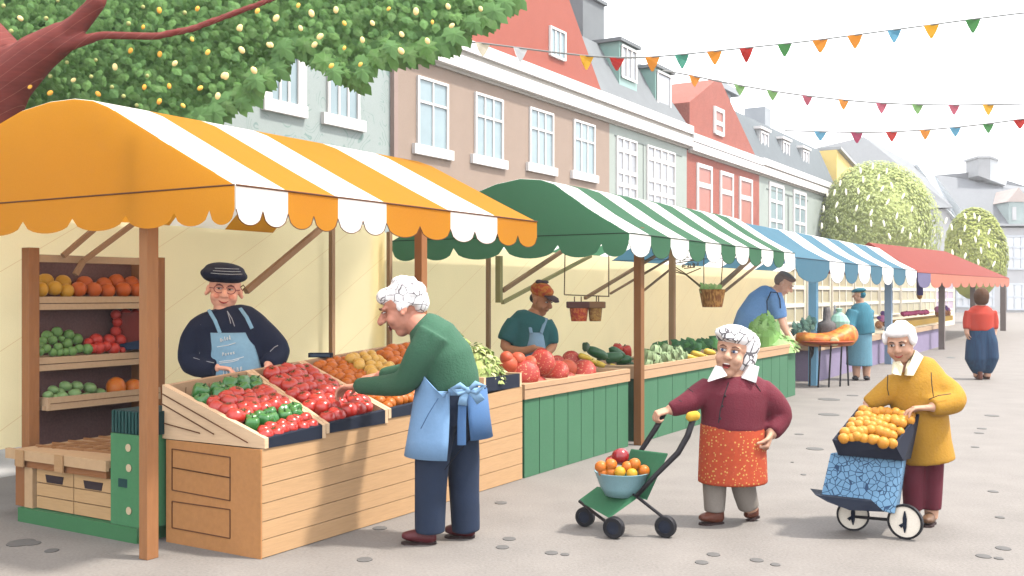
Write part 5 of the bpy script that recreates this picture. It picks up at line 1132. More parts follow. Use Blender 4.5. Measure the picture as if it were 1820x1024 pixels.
g0 = lambda p: Vector((p.x, p.y, .052))
shoe(f, g0(f.J(773, 0, -.05)), g0(f.J(713, 0, -.05)), 1.12, SHOE); shoe(f, g0(f.J(842, 0, .12)), g0(f.J(790, 0, .12)), 1.12, SHOE)
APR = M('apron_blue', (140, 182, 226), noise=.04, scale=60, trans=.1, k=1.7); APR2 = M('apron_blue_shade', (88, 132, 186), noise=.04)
L_ = -X
b = shell([(f.J(790, 652), .232, .2), (f.J(800, 690), .228, .222), (f.J(800, 730), .24, .245), (f.J(798, 775), .25, .265), (f.J(795, 808), .255, .275)], -1.45, 1.62, -YV, L_)
b2 = MB()
k = 0
# bib: sweep the upper front edge upward by moving the first row's ends down
for j in range(19):
    t = (j-9)/9.0; b.v[j] += UP*(.12-.3*max(0, t-.02))
o = b.build('apron', APR, f.root, solid=.006, smooth=True)
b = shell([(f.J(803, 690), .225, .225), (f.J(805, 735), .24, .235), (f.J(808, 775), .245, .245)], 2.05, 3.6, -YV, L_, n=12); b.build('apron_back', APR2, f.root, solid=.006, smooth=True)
q = f.J(832, 694, -.235); b = MB(); b.ball(q, .022); b.loft([q, q+Vector((-.05, -.01, .035)), q+Vector((-.1, 0, .01)), q+Vector((-.06, -.015, -.02)), q], [.012, .018, .016, .014, .01]); b.loft([q, q+Vector((.05, -.01, .045)), q+Vector((.1, 0, .03)), q+Vector((.05, -.015, -.012)), q], [.012, .018, .016, .014, .01])
b.loft([q, q+Vector((-.03, -.012, -.05)), q+Vector((-.035, -.012, -.09))], [(.012, .006), (.026, .007), (.03, .007)], side=X); b.loft([q, q+Vector((.05, -.01, -.03)), q+Vector((.08, 0, -.07))], [(.012, .006), (.028, .007), (.032, .007)], side=X)
b.build('apron_bow', M('bow_blue', (152, 196, 236), noise=.05), f.root, smooth=True)
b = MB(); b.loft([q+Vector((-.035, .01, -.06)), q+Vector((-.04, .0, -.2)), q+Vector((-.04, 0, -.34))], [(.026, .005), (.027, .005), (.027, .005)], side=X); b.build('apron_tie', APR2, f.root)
b = shell([(f.J(799, 686), .222, .218), (f.J(799, 697), .222, .22)], 1.6, 3.5, -YV, L_, n=14); b.build('apron_band', APR, f.root, solid=.008, smooth=True)
line(f, 'fold_line', M('fold_green', (34, 74, 58)), [f.J(757, 622, -.26), f.J(752, 640, -.255), f.J(747, 662, -.225)], .005)
line(f, 'fold_line', M('fold_dark', (24, 30, 44)), [f.J(843, 770, -.06), f.J(820, 798, -.11), f.J(790, 835, -.19)], .0035)
line(f, 'fold_line', M('fold_blue', (74, 112, 160)), [f.J(779, 708, -.255), f.J(762, 735, -.26), f.J(748, 762, -.25)], .003)
def haircap(fig, name, mat, lumps, voxel=.009, it=2):
    b = MB()
    for x, y, z, r in lumps:
        rr = (r if isinstance(r, tuple) else (r, r, r)); b.ball(fig.T(x, y, z), tuple(q*fig.hs for q in rr), fig.hm)
    return b.fuse(name, mat, fig.root, voxel=voxel, it=it)
r2 = random.Random(5)
def curls(n, fn, r, seed):
    q = random.Random(seed); return [(*fn(q.uniform(0, 1), q.uniform(0, 1)), r*q.uniform(.8, 1.2)) for _ in range(n)]
def scalp(u, v, ztop=.045, back=1.0):                       # points on the upper and back skull
    a = -1.9+3.8*u; el = -.5+2.0*v; x = .078*sin(a)*cos(el); y = .02+.1*cos(a)*cos(el)*back; z = ztop+.082*sin(el)
    return (x, max(y, -.055) if el < .7 else y, z)
haircap(f, 'hair', WNET, [(0, .03, .055, (.086, .1, .08)), (0, .085, .0, (.06, .05, .06)), (0, -.05, .085, (.065, .05, .042))]+curls(46, scalp, .024, 1))

# --- woman in maroon with the trolley
f = Fig('laughing old woman in maroon cardigan and orange dotted skirt pushing a green trolley', 7.06, (P(1300, 0, 7.06).x, 7.06, 0), SKINP)
f.head(f.J(1300, 628, -.03), 1.32, -22, -2, 9, long_nose=1.0, jaw=1.12, wide=1.08, ears=False)
b = f.body
b.loft([f.J(1301, 655), f.J(1303, 675), f.J(1303, 700), f.J(1302, 760), f.J(1302, 840)], [(.07, .07), (.12, .09), (.2, .13), (.18, .14), (.17, .13)], side=X)
b.loft(*limb(f, [(1252, 690, -.02, .06), (1224, 714, -.08, .05), (1188, 730, -.1, .036)])[:2]); b.loft(*limb(f, [(1358, 692, 0, .06), (1387, 738, .02, .052), (1368, 774, -.08, .04)])[:2])
f.hand(f.J(1190, 729, -.1), (-1, -.1, -.25), (.05, .2, -1), 1.15, .95, thumb=-1)
f.hand(f.J(1369, 770, -.08), (-.35, -.3, -1), (-1, .2, .1), 1.3, 1.1, thumb=-1)
for l in ([(1272, 820, 0, .075), (1270, 870, 0, .06), (1270, 918, 0, .045)], [(1318, 820, .03, .075), (1325, 870, .05, .06), (1336, 908, .08, .045)]): b.loft(*limb(f, l)[:2])
f.finish(); f.face(mouth='open', eye=EYEB, squint=.8)
MAR = M('cardigan_maroon', (136, 42, 62), bump=.35, noise=.06, scale=80, k=2.6)
cloth(f, 'cardigan', MAR, [([f.J(1303, 668), f.J(1304, 678), f.J(1305, 695), f.J(1305, 720), f.J(1303, 745), f.J(1302, 763)], [(.15, .1), (.21, .13), (.25, .17), (.235, .185), (.222, .19), (.225, .195)], X),
  limb(f, [(1262, 692, 0, .095), (1243, 703, -.03, .088), (1222, 716, -.08, .075), (1191, 729, -.1, .05)]), limb(f, [(1348, 694, 0, .1), (1370, 714, .01, .1), (1386, 740, .02, .088), (1370, 770, -.07, .062)])], it=14)
SKT = M('skirt_dotted', (224, 92, 54), noise=.08, scale=60, pat=p_dots((248, 200, 110), 42, .24))
cloth(f, 'skirt', SKT, [([f.J(1302, 752), f.J(1302, 790), f.J(1302, 830), f.J(1302, 857)], [(.224, .188), (.232, .2), (.238, .205), (.242, .21)], X)], it=1)
GRY = M('trousers_grey', (176, 166, 156), noise=.06)
cloth(f, 'trousers', GRY, [limb(f, [(1270, 830, 0, .088), (1270, 870, 0, .082), (1270, 909, 0, .07)]), limb(f, [(1316, 830, .03, .092), (1322, 868, .05, .085), (1331, 902, .08, .074)])], it=2)
SHB = M('shoe_brown', (124, 66, 46), rough=.5, noise=.06)
g1 = f.J(1283, 0, 0); shoe(f, Vector((g1.x, 7.06, .05)), Vector((f.J(1240, 0).x, 7.0, .05)), 1.05, SHB)
shoe(f, f.J(1344, 908, .1), Vector((f.J(1322, 0, .1).x, 7.14, .035)), 1.0, SHB, up=(-.6, 0, .8))
for pts in ([(1274, 650), (1259, 679), (1293, 668), (1284, 652)], [(1318, 672), (1344, 681), (1350, 652), (1334, 648)]):
    b = MB(); b.slab([f.J(x, y, -.115-.045*(i in (1, 2))) for i, (x, y) in enumerate(pts)], (0, .05, 0)); b.build('collar', WH, f.root, bevel=.004)
line(f, 'button_line', BLACK, [f.J(1295, 680, -.185), f.J(1288, 700, -.2), f.J(1280, 730, -.208), f.J(1277, 752, -.21)], .004)
for x, y in ((1287, 704), (1282, 722), (1278, 744)): b = MB(); b.ball(f.J(x+2, y, -.208), (.008, .006, .009)); b.build('button', BLACK, f.root)
for pts in ([(1222, 690, -.12), (1232, 697, -.15)], [(1206, 711, -.15), (1212, 714, -.16)], [(1340, 678, -.12), (1352, 696, -.13)], [(1338, 695, -.14), (1346, 707, -.13)]): line(f, 'fold_line', BLACK, [f.J(*p) for p in pts], .003)
haircap(f, 'headscarf', WSCARF, [(.0, .02, .09, (.102, .115, .064)), (.035, .06, .055, (.1, .09, .085)), (.07, .06, -.005, (.056, .08, .085)), (.045, .04, -.04, (.05, .06, .06)), (-.02, -.03, .1, (.082, .08, .036)), (0, -.09, .078, (.05, .03, .012))], it=4)

# --- woman in yellow with the cart
f = Fig('white haired woman in long yellow coat with cream collar wheeling a blue cart', 7.02, (P(1640, 0, 7.02).x, 7.02, 0), SKINP)
f.head(f.J(1601, 611, -.05), 1.06, -34, 14, -4, long_nose=.8, jaw=1.0, wide=1.24, ears=False)
b = f.body
b.loft([f.J(1608, 636), f.J(1615, 658), f.J(1628, 690), f.J(1640, 760), f.J(1642, 795)], [(.06, .06), (.12, .09), (.17, .13), (.14, .12), (.12, .1)], side=X)
b.loft(*limb(f, [(1672, 685, -.06, .055), (1695, 712, -.16, .048), (1655, 724, -.22, .034)])[:2]); b.loft(*limb(f, [(1588, 680, 0, .055), (1562, 705, 0, .046), (1538, 722, .02, .034)])[:2])
f.hand(f.J(1650, 725, -.22), (-1, .15, -.05), (0, -.1, -1), 1.15, .4, thumb=-1)
f.hand(f.J(1540, 722, .02), (-.8, -.3, -.5), (0, -.3, -1), 1.0, .7, thumb=1)
for l in ([(1622, 830, 0, .07), (1622, 880, 0, .055), (1624, 922, 0, .042)], [(1656, 830, .02, .07), (1656, 880, .02, .055), (1655, 922, .02, .042)]): b.loft(*limb(f, l)[:2])
f.finish(); f.face(mouth='smile', eye=EYED, squint=.7, brow=M('brow_dark', (110, 84, 72)))
YC = M('coat_yellow', (238, 176, 56), bump=.35, noise=.05, scale=70, k=2.7)
cloth(f, 'coat', YC, [([f.J(1614, 650), f.J(1619, 658), f.J(1626, 672), f.J(1630, 700), f.J(1638, 745), f.J(1645, 785), f.J(1650, 820)], [(.13, .1), (.175, .12), (.205, .15), (.2, .17), (.18, .17), (.17, .168), (.18, .178)], X),
  limb(f, [(1660, 682, -.03, .1), (1684, 698, -.08, .098), (1693, 714, -.15, .085), (1655, 724, -.21, .062)]), limb(f, [(1596, 682, 0, .09), (1572, 700, 0, .082), (1541, 720, .02, .054)])], it=14)
cloth(f, 'trousers', M('trousers_maroon', (120, 36, 56), noise=.06), [limb(f, [(1621, 800, 0, .078), (1622, 860, 0, .07), (1623, 906, 0, .064)]), limb(f, [(1657, 800, .02, .082), (1656, 860, .02, .074), (1655, 905, .02, .066)])], it=2)
SHT = M('shoe_taupe', (134, 98, 72), rough=.5)
shoe(f, Vector((f.J(1661, 0).x, 7.06, .048)), Vector((f.J(1634, 0).x, 6.92, .046)), .95, SHT); shoe(f, Vector((f.J(1630, 0).x, 7.04, .048)), Vector((f.J(1604, 0).x, 6.92, .046)), .95, SHT)
COL = M('collar_cream', (252, 242, 206), k=1.6)
for pts in ([(1590, 645), (1588, 665), (1602, 668), (1606, 650), (1600, 640)], [(1613, 655), (1611, 668), (1624, 668), (1642, 634), (1627, 622), (1618, 640)]):
    b = MB(); b.slab([f.J(x, y, -.19+.10*(y < 650)) for x, y in pts], (0, .04, 0)); b.build('collar', COL, f.root, bevel=.004)
line(f, 'fold_line', BLACK, [f.J(1655, 662, -.165), f.J(1656, 682, -.19), f.J(1659, 705, -.2)], .003); line(f, 'fold_line', BLACK, [f.J(1651, 710, -.25), f.J(1668, 703, -.265), f.J(1690, 700, -.25)], .003); line(f, 'fold_line', BLACK, [f.J(1578, 666, -.09), f.J(1577, 690, -.1), f.J(1580, 703, -.1)], .003)
haircap(f, 'hair', WH, [(0, .03, .06, (.096, .1, .075)), (0, .07, .0, (.084, .06, .07)), (0, -.05, .09, (.08, .05, .035)), (.085, -.02, .04, (.026, .045, .05)), (-.085, -.02, .045, (.022, .045, .045))]+curls(40, scalp, .022, 4))

# --- first seller with beret
f = Fig('stallholder in navy beret, navy shirt and light blue apron behind the red tomatoes', 7.9, (P(415, 0, 7.9).x, 7.9, 0), SKIN)
f.head(f.J(399, 517), 1.36, 16, 4, 6, long_nose=1.0, jaw=1.08, wide=1.16)
b = f.body
b.loft([f.J(399, 545), f.J(402, 565), f.J(408, 590), f.J(420, 660), f.J(425, 730)], [(.07, .07), (.12, .09), (.22, .14), (.2, .15), (.18, .14)], side=X)
b.loft(*limb(f, [(356, 580, 0, .06), (342, 640, 0, .055), (392, 654, -.2, .036)])[:2]); b.loft(*limb(f, [(456, 575, 0, .06), (494, 622, .02, .055), (476, 650, -.15, .036)])[:2])
f.hand(f.J(392, 654, -.2), (1, -.3, -.1), (0, -.2, -1), 1.1, .5, thumb=1); f.hand(f.J(474, 654, -.16), (-.5, -.4, -.8), (-.5, -.2, -.3), 1.1, .5, thumb=-1)
for x in (395, 450): b.loft([f.J(x, 720), f.J(x, 800), Vector((f.J(x, 0).x, 7.9, .05))], [.08, .065, .05])
f.finish(); f.face(mouth='smile', squint=.3, cheeks=True)
NV = M('shirt_navy', (24, 40, 74), bump=.35, noise=.12, scale=120)
cloth(f, 'shirt', NV, [([f.J(401, 546), f.J(402, 551), f.J(403, 560), f.J(404, 575), f.J(410, 610), f.J(418, 650), f.J(424, 700)], [(.12, .09), (.2, .11), (.26, .14), (.31, .17), (.29, .19), (.26, .2), (.24, .19)], X),
  limb(f, [(362, 580, 0, .11), (347, 608, 0, .12), (343, 645, -.02, .1), (388, 655, -.19, .07)]), limb(f, [(448, 577, 0, .11), (473, 600, 0, .11), (493, 625, .02, .1), (478, 652, -.13, .075)])], it=14)
cloth(f, 'trousers', PNT, [([f.J(424, 690), f.J(424, 740)], [(.24, .18), (.22, .17)], X), ([f.J(400, 730), Vector((f.J(398, 0).x, 7.9, .08))], [(.12, .13), (.1, .1)], X), ([f.J(448, 730), Vector((f.J(450, 0).x, 7.9, .08))], [(.12, .13), (.1, .1)], X)], voxel=.02, it=2)
for x in (398, 450): shoe(f, Vector((f.J(x, 0).x, 7.97, .05)), Vector((f.J(x, 0).x, 7.7, .05)), 1.1, BLACK)
AL = M('apron_light_blue', (146, 194, 224), noise=.06, scale=40, k=1.7)
SH = [(f.J(413, 590), .2, .205), (f.J(419, 620), .23, .215), (f.J(423, 650), .26, .225), (f.J(426, 700), .28, .23)]
b = shell(SH, -.72, .95, X, -YV); b.build('apron', AL, f.root, solid=.006, smooth=True)
for p, q, k in (((371, 551, -.1), (391, 592, -.2), 0), ((427, 548, -.1), (448, 584, -.2), 0)):
    b = MB(); m_ = f.J((p[0]+q[0])/2+1, (p[1]+q[1])/2-2, -.185); b.loft([f.J(*p), m_, f.J(*q)], [(.014, .005)]*3, side=X); b.build('apron_strap', AL, f.root)
SCR = M('chalk_white', (236, 244, 250), k=1.5)
def onap(u, v):                                            # point just outside the apron: u angle, v along
    i = min(2, int(v*3)); fr = v*3-i; c = SH[i][0].lerp(SH[i+1][0], fr); a = SH[i][1]+(SH[i+1][1]-SH[i][1])*fr; bb = SH[i][2]+(SH[i+1][2]-SH[i][2])*fr
    return c+X*(a+.006)*sin(u)-YV*(bb+.007)*cos(u)
def scrib(pts_uv, r=.0032):
    b.loft([onap(u, v) for u, v in pts_uv], r, n=5)
b = MB(); r2 = random.Random(12)
glyph = {'O': [(0, 0), (.5, 0), (.55, .5), (.5, 1), (0, 1), (-.05, .5), (0, 0)], 'l': [(.2, 0), (.15, 1.3)], 'e': [(0, .5), (.5, .5), (.4, .95), (.05, .8), (0, .3), (.45, 0)], 'd': [(.5, 1.3), (.5, 0), (0, .2), (.1, .6), (.5, .5)], 'P': [(0, 0), (.05, 1.1), (.5, 1), (.45, .55), (.05, .5)], 'o': [(0, .1), (.4, 0), (.45, .55), (.1, .6), (0, .1)], 'v': [(0, .7), (.2, 0), (.5, .75)], 'x': [(0, .7), (.45, 0), (.2, .4), (.45, .75), (0, 0)], 'I': [(.2, 0), (.25, 1.2), (0, 1.2), (.5, 1.25)], 'R': [(0, 0), (.05, 1.1), (.45, 1), (.4, .55), (.05, .5), (.5, 0)], 'N': [(0, 0), (.05, 1), (.45, 0), (.5, 1.05)], 'u': [(0, .7), (.05, .05), (.4, .05), (.5, .7), (.5, 0)], 'm': [(0, 0), (.05, .7), (.25, .2), (.3, .7), (.5, 0)], 'p': [(0, -.5), (.05, .7), (.45, .65), (.4, .1), (.05, .1)], 'i': [(.2, 0), (.2, .65)]}
def word(w_, u0, v0, cw, ch, slope=0):
    for i, c in enumerate(w_):
        g_ = glyph.get(c, glyph['o']); scrib([(u0+(i+x*.85)*cw, v0-y*ch-slope*(i+x)*cw) for x, y in g_])
word('Oiled', -.2, .17, .08, .06, .12); scrib([(-.36, .27), (.05, .235), (.3, .19)]); word('Povox', -.18, .44, .085, .06, .1); scrib([(-.3, .55), (.1, .52), (.46, .46)]); scrib([(-.3, .58), (.1, .55), (.3, .51)]); word('IRNump', -.2, .75, .1, .075, .1)
b.build('chalk_writing', SCR, f.root)
for pts in ([(404, 553, -.135), (408, 566, -.17), (410, 575, -.19)], [(404, 553, -.135), (412, 566, -.17), (417, 580, -.19)], [(357, 577, -.13), (356, 605, -.135), (355, 630, -.12)], [(344, 636, -.12), (360, 641, -.17), (380, 645, -.24)], [(480, 625, -.11), (488, 617, -.1), (494, 614, -.08)]): line(f, 'seam_line', M('seam_white', (216, 220, 228)), [f.J(*p) for p in pts], .0032)
haircap(f, 'beret', NV, [(-.012, -.01, .092, (.135, .14, .05)), (-.01, .01, .12, (.115, .12, .042)), (0, .01, .075, (.092, .105, .03)), (-.06, 0, .085, (.08, .11, .045))], it=14)
b = MB()
for k in range(3):
    b.loft([f.T(-.085+.01*k, -.132+.014*k, .1+.014*k), f.T(-.03, -.147+.011*k, .102+.015*k), f.T(.03, -.146+.01*k, .106+.015*k), f.T(.085-.01*k, -.115+.01*k, .112+.013*k)], .0016, n=5)
b.build('beret_stitching', SCR, f.root)
b = MB()
for q in (-1, 1):
    b.loft([f.T(.032*q+.027*cos(a*pi/8), -.104+.006*abs(cos(a*pi/8)), .014+.022*sin(a*pi/8)) for a in range(17)], .0022*1.3, n=6)
b.loft([f.T(-.006, -.105, .016), f.T(.006, -.105, .016)], .003, n=6); b.loft([f.T(.059, -.098, .016), f.T(.084, -.02, .012)], .0028, n=6); b.loft([f.T(-.059, -.098, .016), f.T(-.084, -.02, .012)], .0028, n=6)
b.build('glasses', M('glasses_rim', (168, 72, 96)), f.root)
b = MB(); b.loft([f.T(.086, -.01, .03), f.T(.1, -.02, .045), f.T(.112, 0, .03), f.T(.1, .0, .012), f.T(.09, -.005, .022)], .005, n=6); b.build('earpiece', M('earpiece_brown', (150, 110, 60)), f.root)

# --- second seller with orange cap
f = Fig('stallholder in patterned orange cap and teal shirt behind the marbled tomatoes', 11.9, (P(938, 0, 11.9).x, 11.9, 0), SKINB)
f.head(f.J(962, 534), 1.38, 48, 20, 0, jaw=1.05)
b = f.body
b.loft([f.J(953, 552), f.J(946, 565), f.J(940, 590), f.J(940, 640), f.J(940, 700)], [(.07, .07), (.12, .09), (.2, .13), (.18, .14), (.17, .13)], side=X)
b.loft(*limb(f, [(915, 575, -.05, .075), (898, 615, -.08, .062), (925, 624, -.2, .05), (952, 618, -.28, .04)])[:2]); b.loft(*limb(f, [(972, 575, 0, .07), (982, 612, 0, .06), (968, 630, -.2, .045)])[:2])
f.hand(f.J(950, 618, -.28), (1, -.2, -.15), (.1, 0, -1), 1.25, .35, thumb=1); f.hand(f.J(968, 630, -.2), (-.6, -.5, -.5), (0, 0, -1), 1.2, .5, thumb=-1)
for x in (925, 955): b.loft([f.J(x, 690), Vector((f.J(x, 0).x, 11.9, .05))], [.085, .05])
f.finish(.009); f.face(mouth='line', squint=.4)
TEAL = M('shirt_teal', (44, 108, 112), k=1.8, bump=.35, noise=.06, scale=60)
cloth(f, 'shirt', TEAL, [([f.J(951, 557), f.J(949, 562), f.J(945, 574), f.J(941, 600), f.J(940, 650)], [(.13, .1), (.21, .13), (.27, .17), (.25, .19), (.22, .18)], X), limb(f, [(917, 575, -.02, .12), (907, 590, -.05, .12), (899, 607, -.07, .11)]), limb(f, [(968, 574, 0, .1), (978, 592, 0, .095), (981, 612, -.02, .08)])], voxel=.014)
cloth(f, 'trousers', PNT, [([f.J(926, 660), Vector((f.J(926, 0).x, 11.9, .06))], [(.14, .15), (.1, .1)], X), ([f.J(954, 660), Vector((f.J(954, 0).x, 11.9, .06))], [(.14, .15), (.1, .1)], X)], voxel=.02, it=2)
b = shell([(f.J(950, 590), .13, .2), (f.J(950, 615), .17, .215), (f.J(949, 660), .2, .23)], -.7, .8, X, -YV); b.build('apron', M('apron_pale_blue', (166, 202, 232), noise=.06), f.root, solid=.006, smooth=True)
b = MB(); b.loft([f.J(938, 566, -.06), f.J(942, 580, -.16), f.J(944, 592, -.21)], [(.02, .006)]*3, side=X); b.build('apron_strap', M('apron_pale_blue', (166, 202, 232)), f.root)
b = MB(); b.loft([f.J(971, 566, -.06), f.J(966, 580, -.16), f.J(962, 592, -.21)], [(.02, .006)]*3, side=X); b.build('apron_strap', M('apron_pale_blue', (166, 202, 232)), f.root)
haircap(f, 'hair', BLACK, [(0, .06, -.0, (.07, .05, .05))])
CAP = M('cap_orange', (226, 82, 38), noise=.1, c2=(240, 150, 60), scale=24)
haircap(f, 'cap', CAP, [(0, .02, .09, (.094, .11, .05)), (0, .02, .06, (.09, .108, .035)), (0, .03, .115, (.08, .085, .035))], it=3)
b = MB(); b.loft([f.T(0, -.07, .065), f.T(0, -.12, .06), f.T(0, -.165, .045)], [(.085*1.2, .012), (.08*1.2, .012), (.04*1.2, .01)], side=f.hm@X, n=14); b.build('cap_visor', M('visor_plum', (84, 62, 72)), f.root, smooth=True)
haircap(f, 'cap_bow', M('visor_plum', (84, 62, 72)), [(-.03, .05, .15, (.05, .02, .02)), (.02, .03, .155, (.05, .02, .016))])

# --- third seller bending over the long counter
f = Fig('stallholder with greyish brown hair and blue shirt bending low over the lettuces', 16.6, (P(1325, 0, 16.6).x, 16.6, 0), M('skin_lifted_for_shade', (250, 190, 162), rough=.6, k=1.3))  # separate skin copy, colour lightened to offset the awning's shade
f.head(f.J(1392, 505), 1.5, 66, 34, 0, wide=.95)
b = f.body
b.loft([f.J(1376, 514), f.J(1366, 525), f.J(1350, 550), f.J(1330, 600), f.J(1322, 640)], [(.08, .08), (.13, .1), (.22, .16), (.2, .17), (.18, .16)], side=YV)
b.loft(*limb(f, [(1380, 530, -.2, .08), (1388, 570, -.25, .06), (1406, 602, -.3, .045)])[:2]); b.loft(*limb(f, [(1378, 532, .2, .08), (1392, 572, .2, .06), (1402, 600, .1, .045)])[:2])
f.hand(f.J(1405, 600, -.3), (.3, -.1, -1), (-.3, -.2, 0), 1.3, .4, thumb=-1); f.hand(f.J(1402, 600, .1), (.1, -.1, -1), (-.3, -.2, 0), 1.3, .4, thumb=1)
for x in (1314, 1332): b.loft([f.J(x, 620), Vector((f.J(x, 0).x, 16.6, .05))], [.12, .06])
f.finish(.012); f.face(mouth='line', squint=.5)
BSH = M('shirt_blue', (120, 162, 216), bump=.35, noise=.06, scale=40, k=1.3)
cloth(f, 'shirt', BSH, [([f.J(1371, 513), f.J(1367, 519), f.J(1356, 535), f.J(1342, 565), f.J(1330, 600), f.J(1324, 640)], [(.12, .11), (.2, .17), (.26, .25), (.28, .31), (.27, .31), (.25, .28)], YV), limb(f, [(1374, 524, -.2, .14), (1381, 545, -.25, .14), (1386, 566, -.27, .12)]), limb(f, [(1374, 526, .2, .13), (1386, 560, .22, .11)])], voxel=.018)
cloth(f, 'trousers', PNT, [([f.J(1315, 630), Vector((f.J(1314, 0).x, 16.6, .06))], [(.2, .2), (.13, .13)], X), ([f.J(1334, 630), Vector((f.J(1334, 0).x, 16.6, .06))], [(.2, .2), (.13, .13)], X)], voxel=.025, it=2)
for pts in ([(1364, 560, -.4), (1363, 535, -.36), (1370, 519, -.31), (1381, 520, -.32), (1386, 532, -.38), (1387, 548, -.41)],): line(f, 'sleeve_seam', NAVY, [f.J(*p) for p in pts], .009)
haircap(f, 'hair', M('hair_brown', (156, 130, 124), k=1.4), [(0, .05, .03, (.088, .07, .08)), (0, .01, .09, (.088, .1, .045)), (0, -.05, .1, (.07, .045, .025))], voxel=.012)

# --- woman in teal and woman in red, seen from behind
f = Fig('woman in teal coat and beret standing at the small round table', 18.75, (P(1530, 0, 18.75).x, 18.75, 0), SKINP)
f.head(f.J(1527, 525), 1.02, -112, 6)
b = f.body
b.loft([f.J(1528, 537), f.J(1530, 550), f.J(1531, 580), f.J(1530, 640)], [(.07, .07), (.14, .1), (.18, .14), (.16, .14)], side=X)
b.loft(*limb(f, [(1512, 556, -.1, .06), (1506, 580, -.12, .05), (1516, 590, -.25, .04)])[:2]); f.hand(f.J(1514, 589, -.25), (-1, -.1, -.2), (0, 0, -1), 1.2, .6, thumb=-1)
b.loft(*limb(f, [(1545, 556, .05, .06), (1540, 585, .2, .05), (1522, 590, .28, .04)])[:2]); f.hand(f.J(1522, 590, .28), (-1, -.1, -.2), (0, 0, -1), 1.2, .6, thumb=1)
for x in (1522, 1540): b.loft([f.J(x, 630), f.J(x, 655), Vector((f.J(x, 0).x, 18.75, .05))], [.1, .075, .06])
f.finish(.011); f.face(mouth='line')
TC_ = M('coat_teal', (72, 146, 168), bump=.35, noise=.1, scale=8, stretch=(6, 6, .6)); TD = M('dress_blue', (120, 176, 198), noise=.1, scale=60)
cloth(f, 'dress', TD, [([f.J(1530, 575), f.J(1528, 620), f.J(1527, 650)], [(.2, .17), (.22, .19), (.24, .2)], X)], voxel=.016, it=2)
cloth(f, 'coat', TC_, [([f.J(1529, 538), f.J(1530, 544), f.J(1530, 556), f.J(1530, 575), f.J(1532, 594)], [(.1, .1), (.17, .13), (.21, .17), (.24, .2), (.24, .2)], X), limb(f, [(1516, 552, -.08, .1), (1509, 572, -.12, .11), (1513, 588, -.22, .07)]), limb(f, [(1544, 552, .05, .1), (1541, 582, .2, .09), (1525, 590, .27, .06)])], voxel=.016)
for x in (1517, 1537): shoe(f, Vector((f.J(x+8, 0).x, 18.8, .05)), Vector((f.J(x-4, 0).x, 18.62, .045)), 1.1, BLACK)
HATT = M('hat_teal', (34, 124, 146), noise=.08)
haircap(f, 'hair', HATT, [(0, .05, .01, (.082, .07, .075))], voxel=.012)
haircap(f, 'beret', HATT, [(0, .01, .09, (.115, .125, .045)), (0, -.07, .075, (.08, .06, .02))], voxel=.012)
b = MB(); b.loft([f.T(.092, -.02, .055), f.T(.08, .07, .05), f.T(0, .118, .048), f.T(-.08, .07, .05)], .006, n=6); b.build('hat_band', M('band_gold', (150, 150, 70)), f.root)
f = Fig('woman with brown bob in red sweater and baggy blue trousers seen from behind', 18.9, (P(1745, 0, 18.9).x, 18.9, 0), SKINP)
f.head(f.J(1743, 526), 1.22, 178, 0, ears=False)
b = f.body
b.loft([f.J(1743, 540), f.J(1743, 552), f.J(1743, 580), f.J(1744, 640)], [(.07, .07), (.15, .1), (.18, .14), (.17, .14)], side=X)
for q in (-1, 1):
    b.loft(*limb(f, [(1743+22*q, 555, 0, .06), (1743+25.5*q, 578, 0, .05), (1743+24*q, 595, -.04, .04)])[:2]); f.hand(f.J(1743+24*q, 590, -.04), (0, 0, -1), (-q, 0, 0), 1.1, .4, thumb=1 if q < 0 else -1)
for x in (1736, 1755): b.loft([f.J(x, 630), Vector((f.J(x, 0).x, 18.9, .05))], [.1, .06])
f.finish(.011); f.face(mouth='line')
cloth(f, 'sweater', M('sweater_red', (224, 76, 54), bump=.35, noise=.06), [([f.J(1743, 543), f.J(1743, 548), f.J(1743, 558), f.J(1743, 575), f.J(1743, 588)], [(.12, .1), (.2, .13), (.24, .17), (.225, .18), (.225, .18)], X)]+[limb(f, [(1743+20*q, 553, 0, .085), (1743+24*q, 570, 0, .08), (1743+24.5*q, 585, -.03, .065)]) for q in (-1, 1)], voxel=.016)
cloth(f, 'trousers', M('trousers_teal_blue', (40, 84, 122), noise=.1, scale=5, stretch=(9, 9, .3), c2=(30, 62, 100)), [([f.J(1744, 584), f.J(1736, 610), f.J(1735, 638), f.J(1738, 655), f.J(1738, 666)], [(.2, .17), (.19, .19), (.2, .2), (.14, .14), (.07, .07)], X), ([f.J(1746, 584), f.J(1754, 610), f.J(1755, 636), f.J(1755, 652), f.J(1756, 664)], [(.2, .17), (.19, .19), (.2, .2), (.14, .14), (.07, .07)], X)], voxel=.016)
for x, d in ((1737, -.1), (1757, .05)): shoe(f, Vector((f.J(x, 0).x, 18.85+d, .05)), Vector((f.J(x+1, 0).x, 19.1+d, .05)), 1.2, SHB)
haircap(f, 'hair', M('hair_chestnut', (106, 70, 44), noise=.1), [(0, .03, -.005, (.112, .115, .14)), (0, .03, -.07, (.105, .1, .08))], voxel=.012)

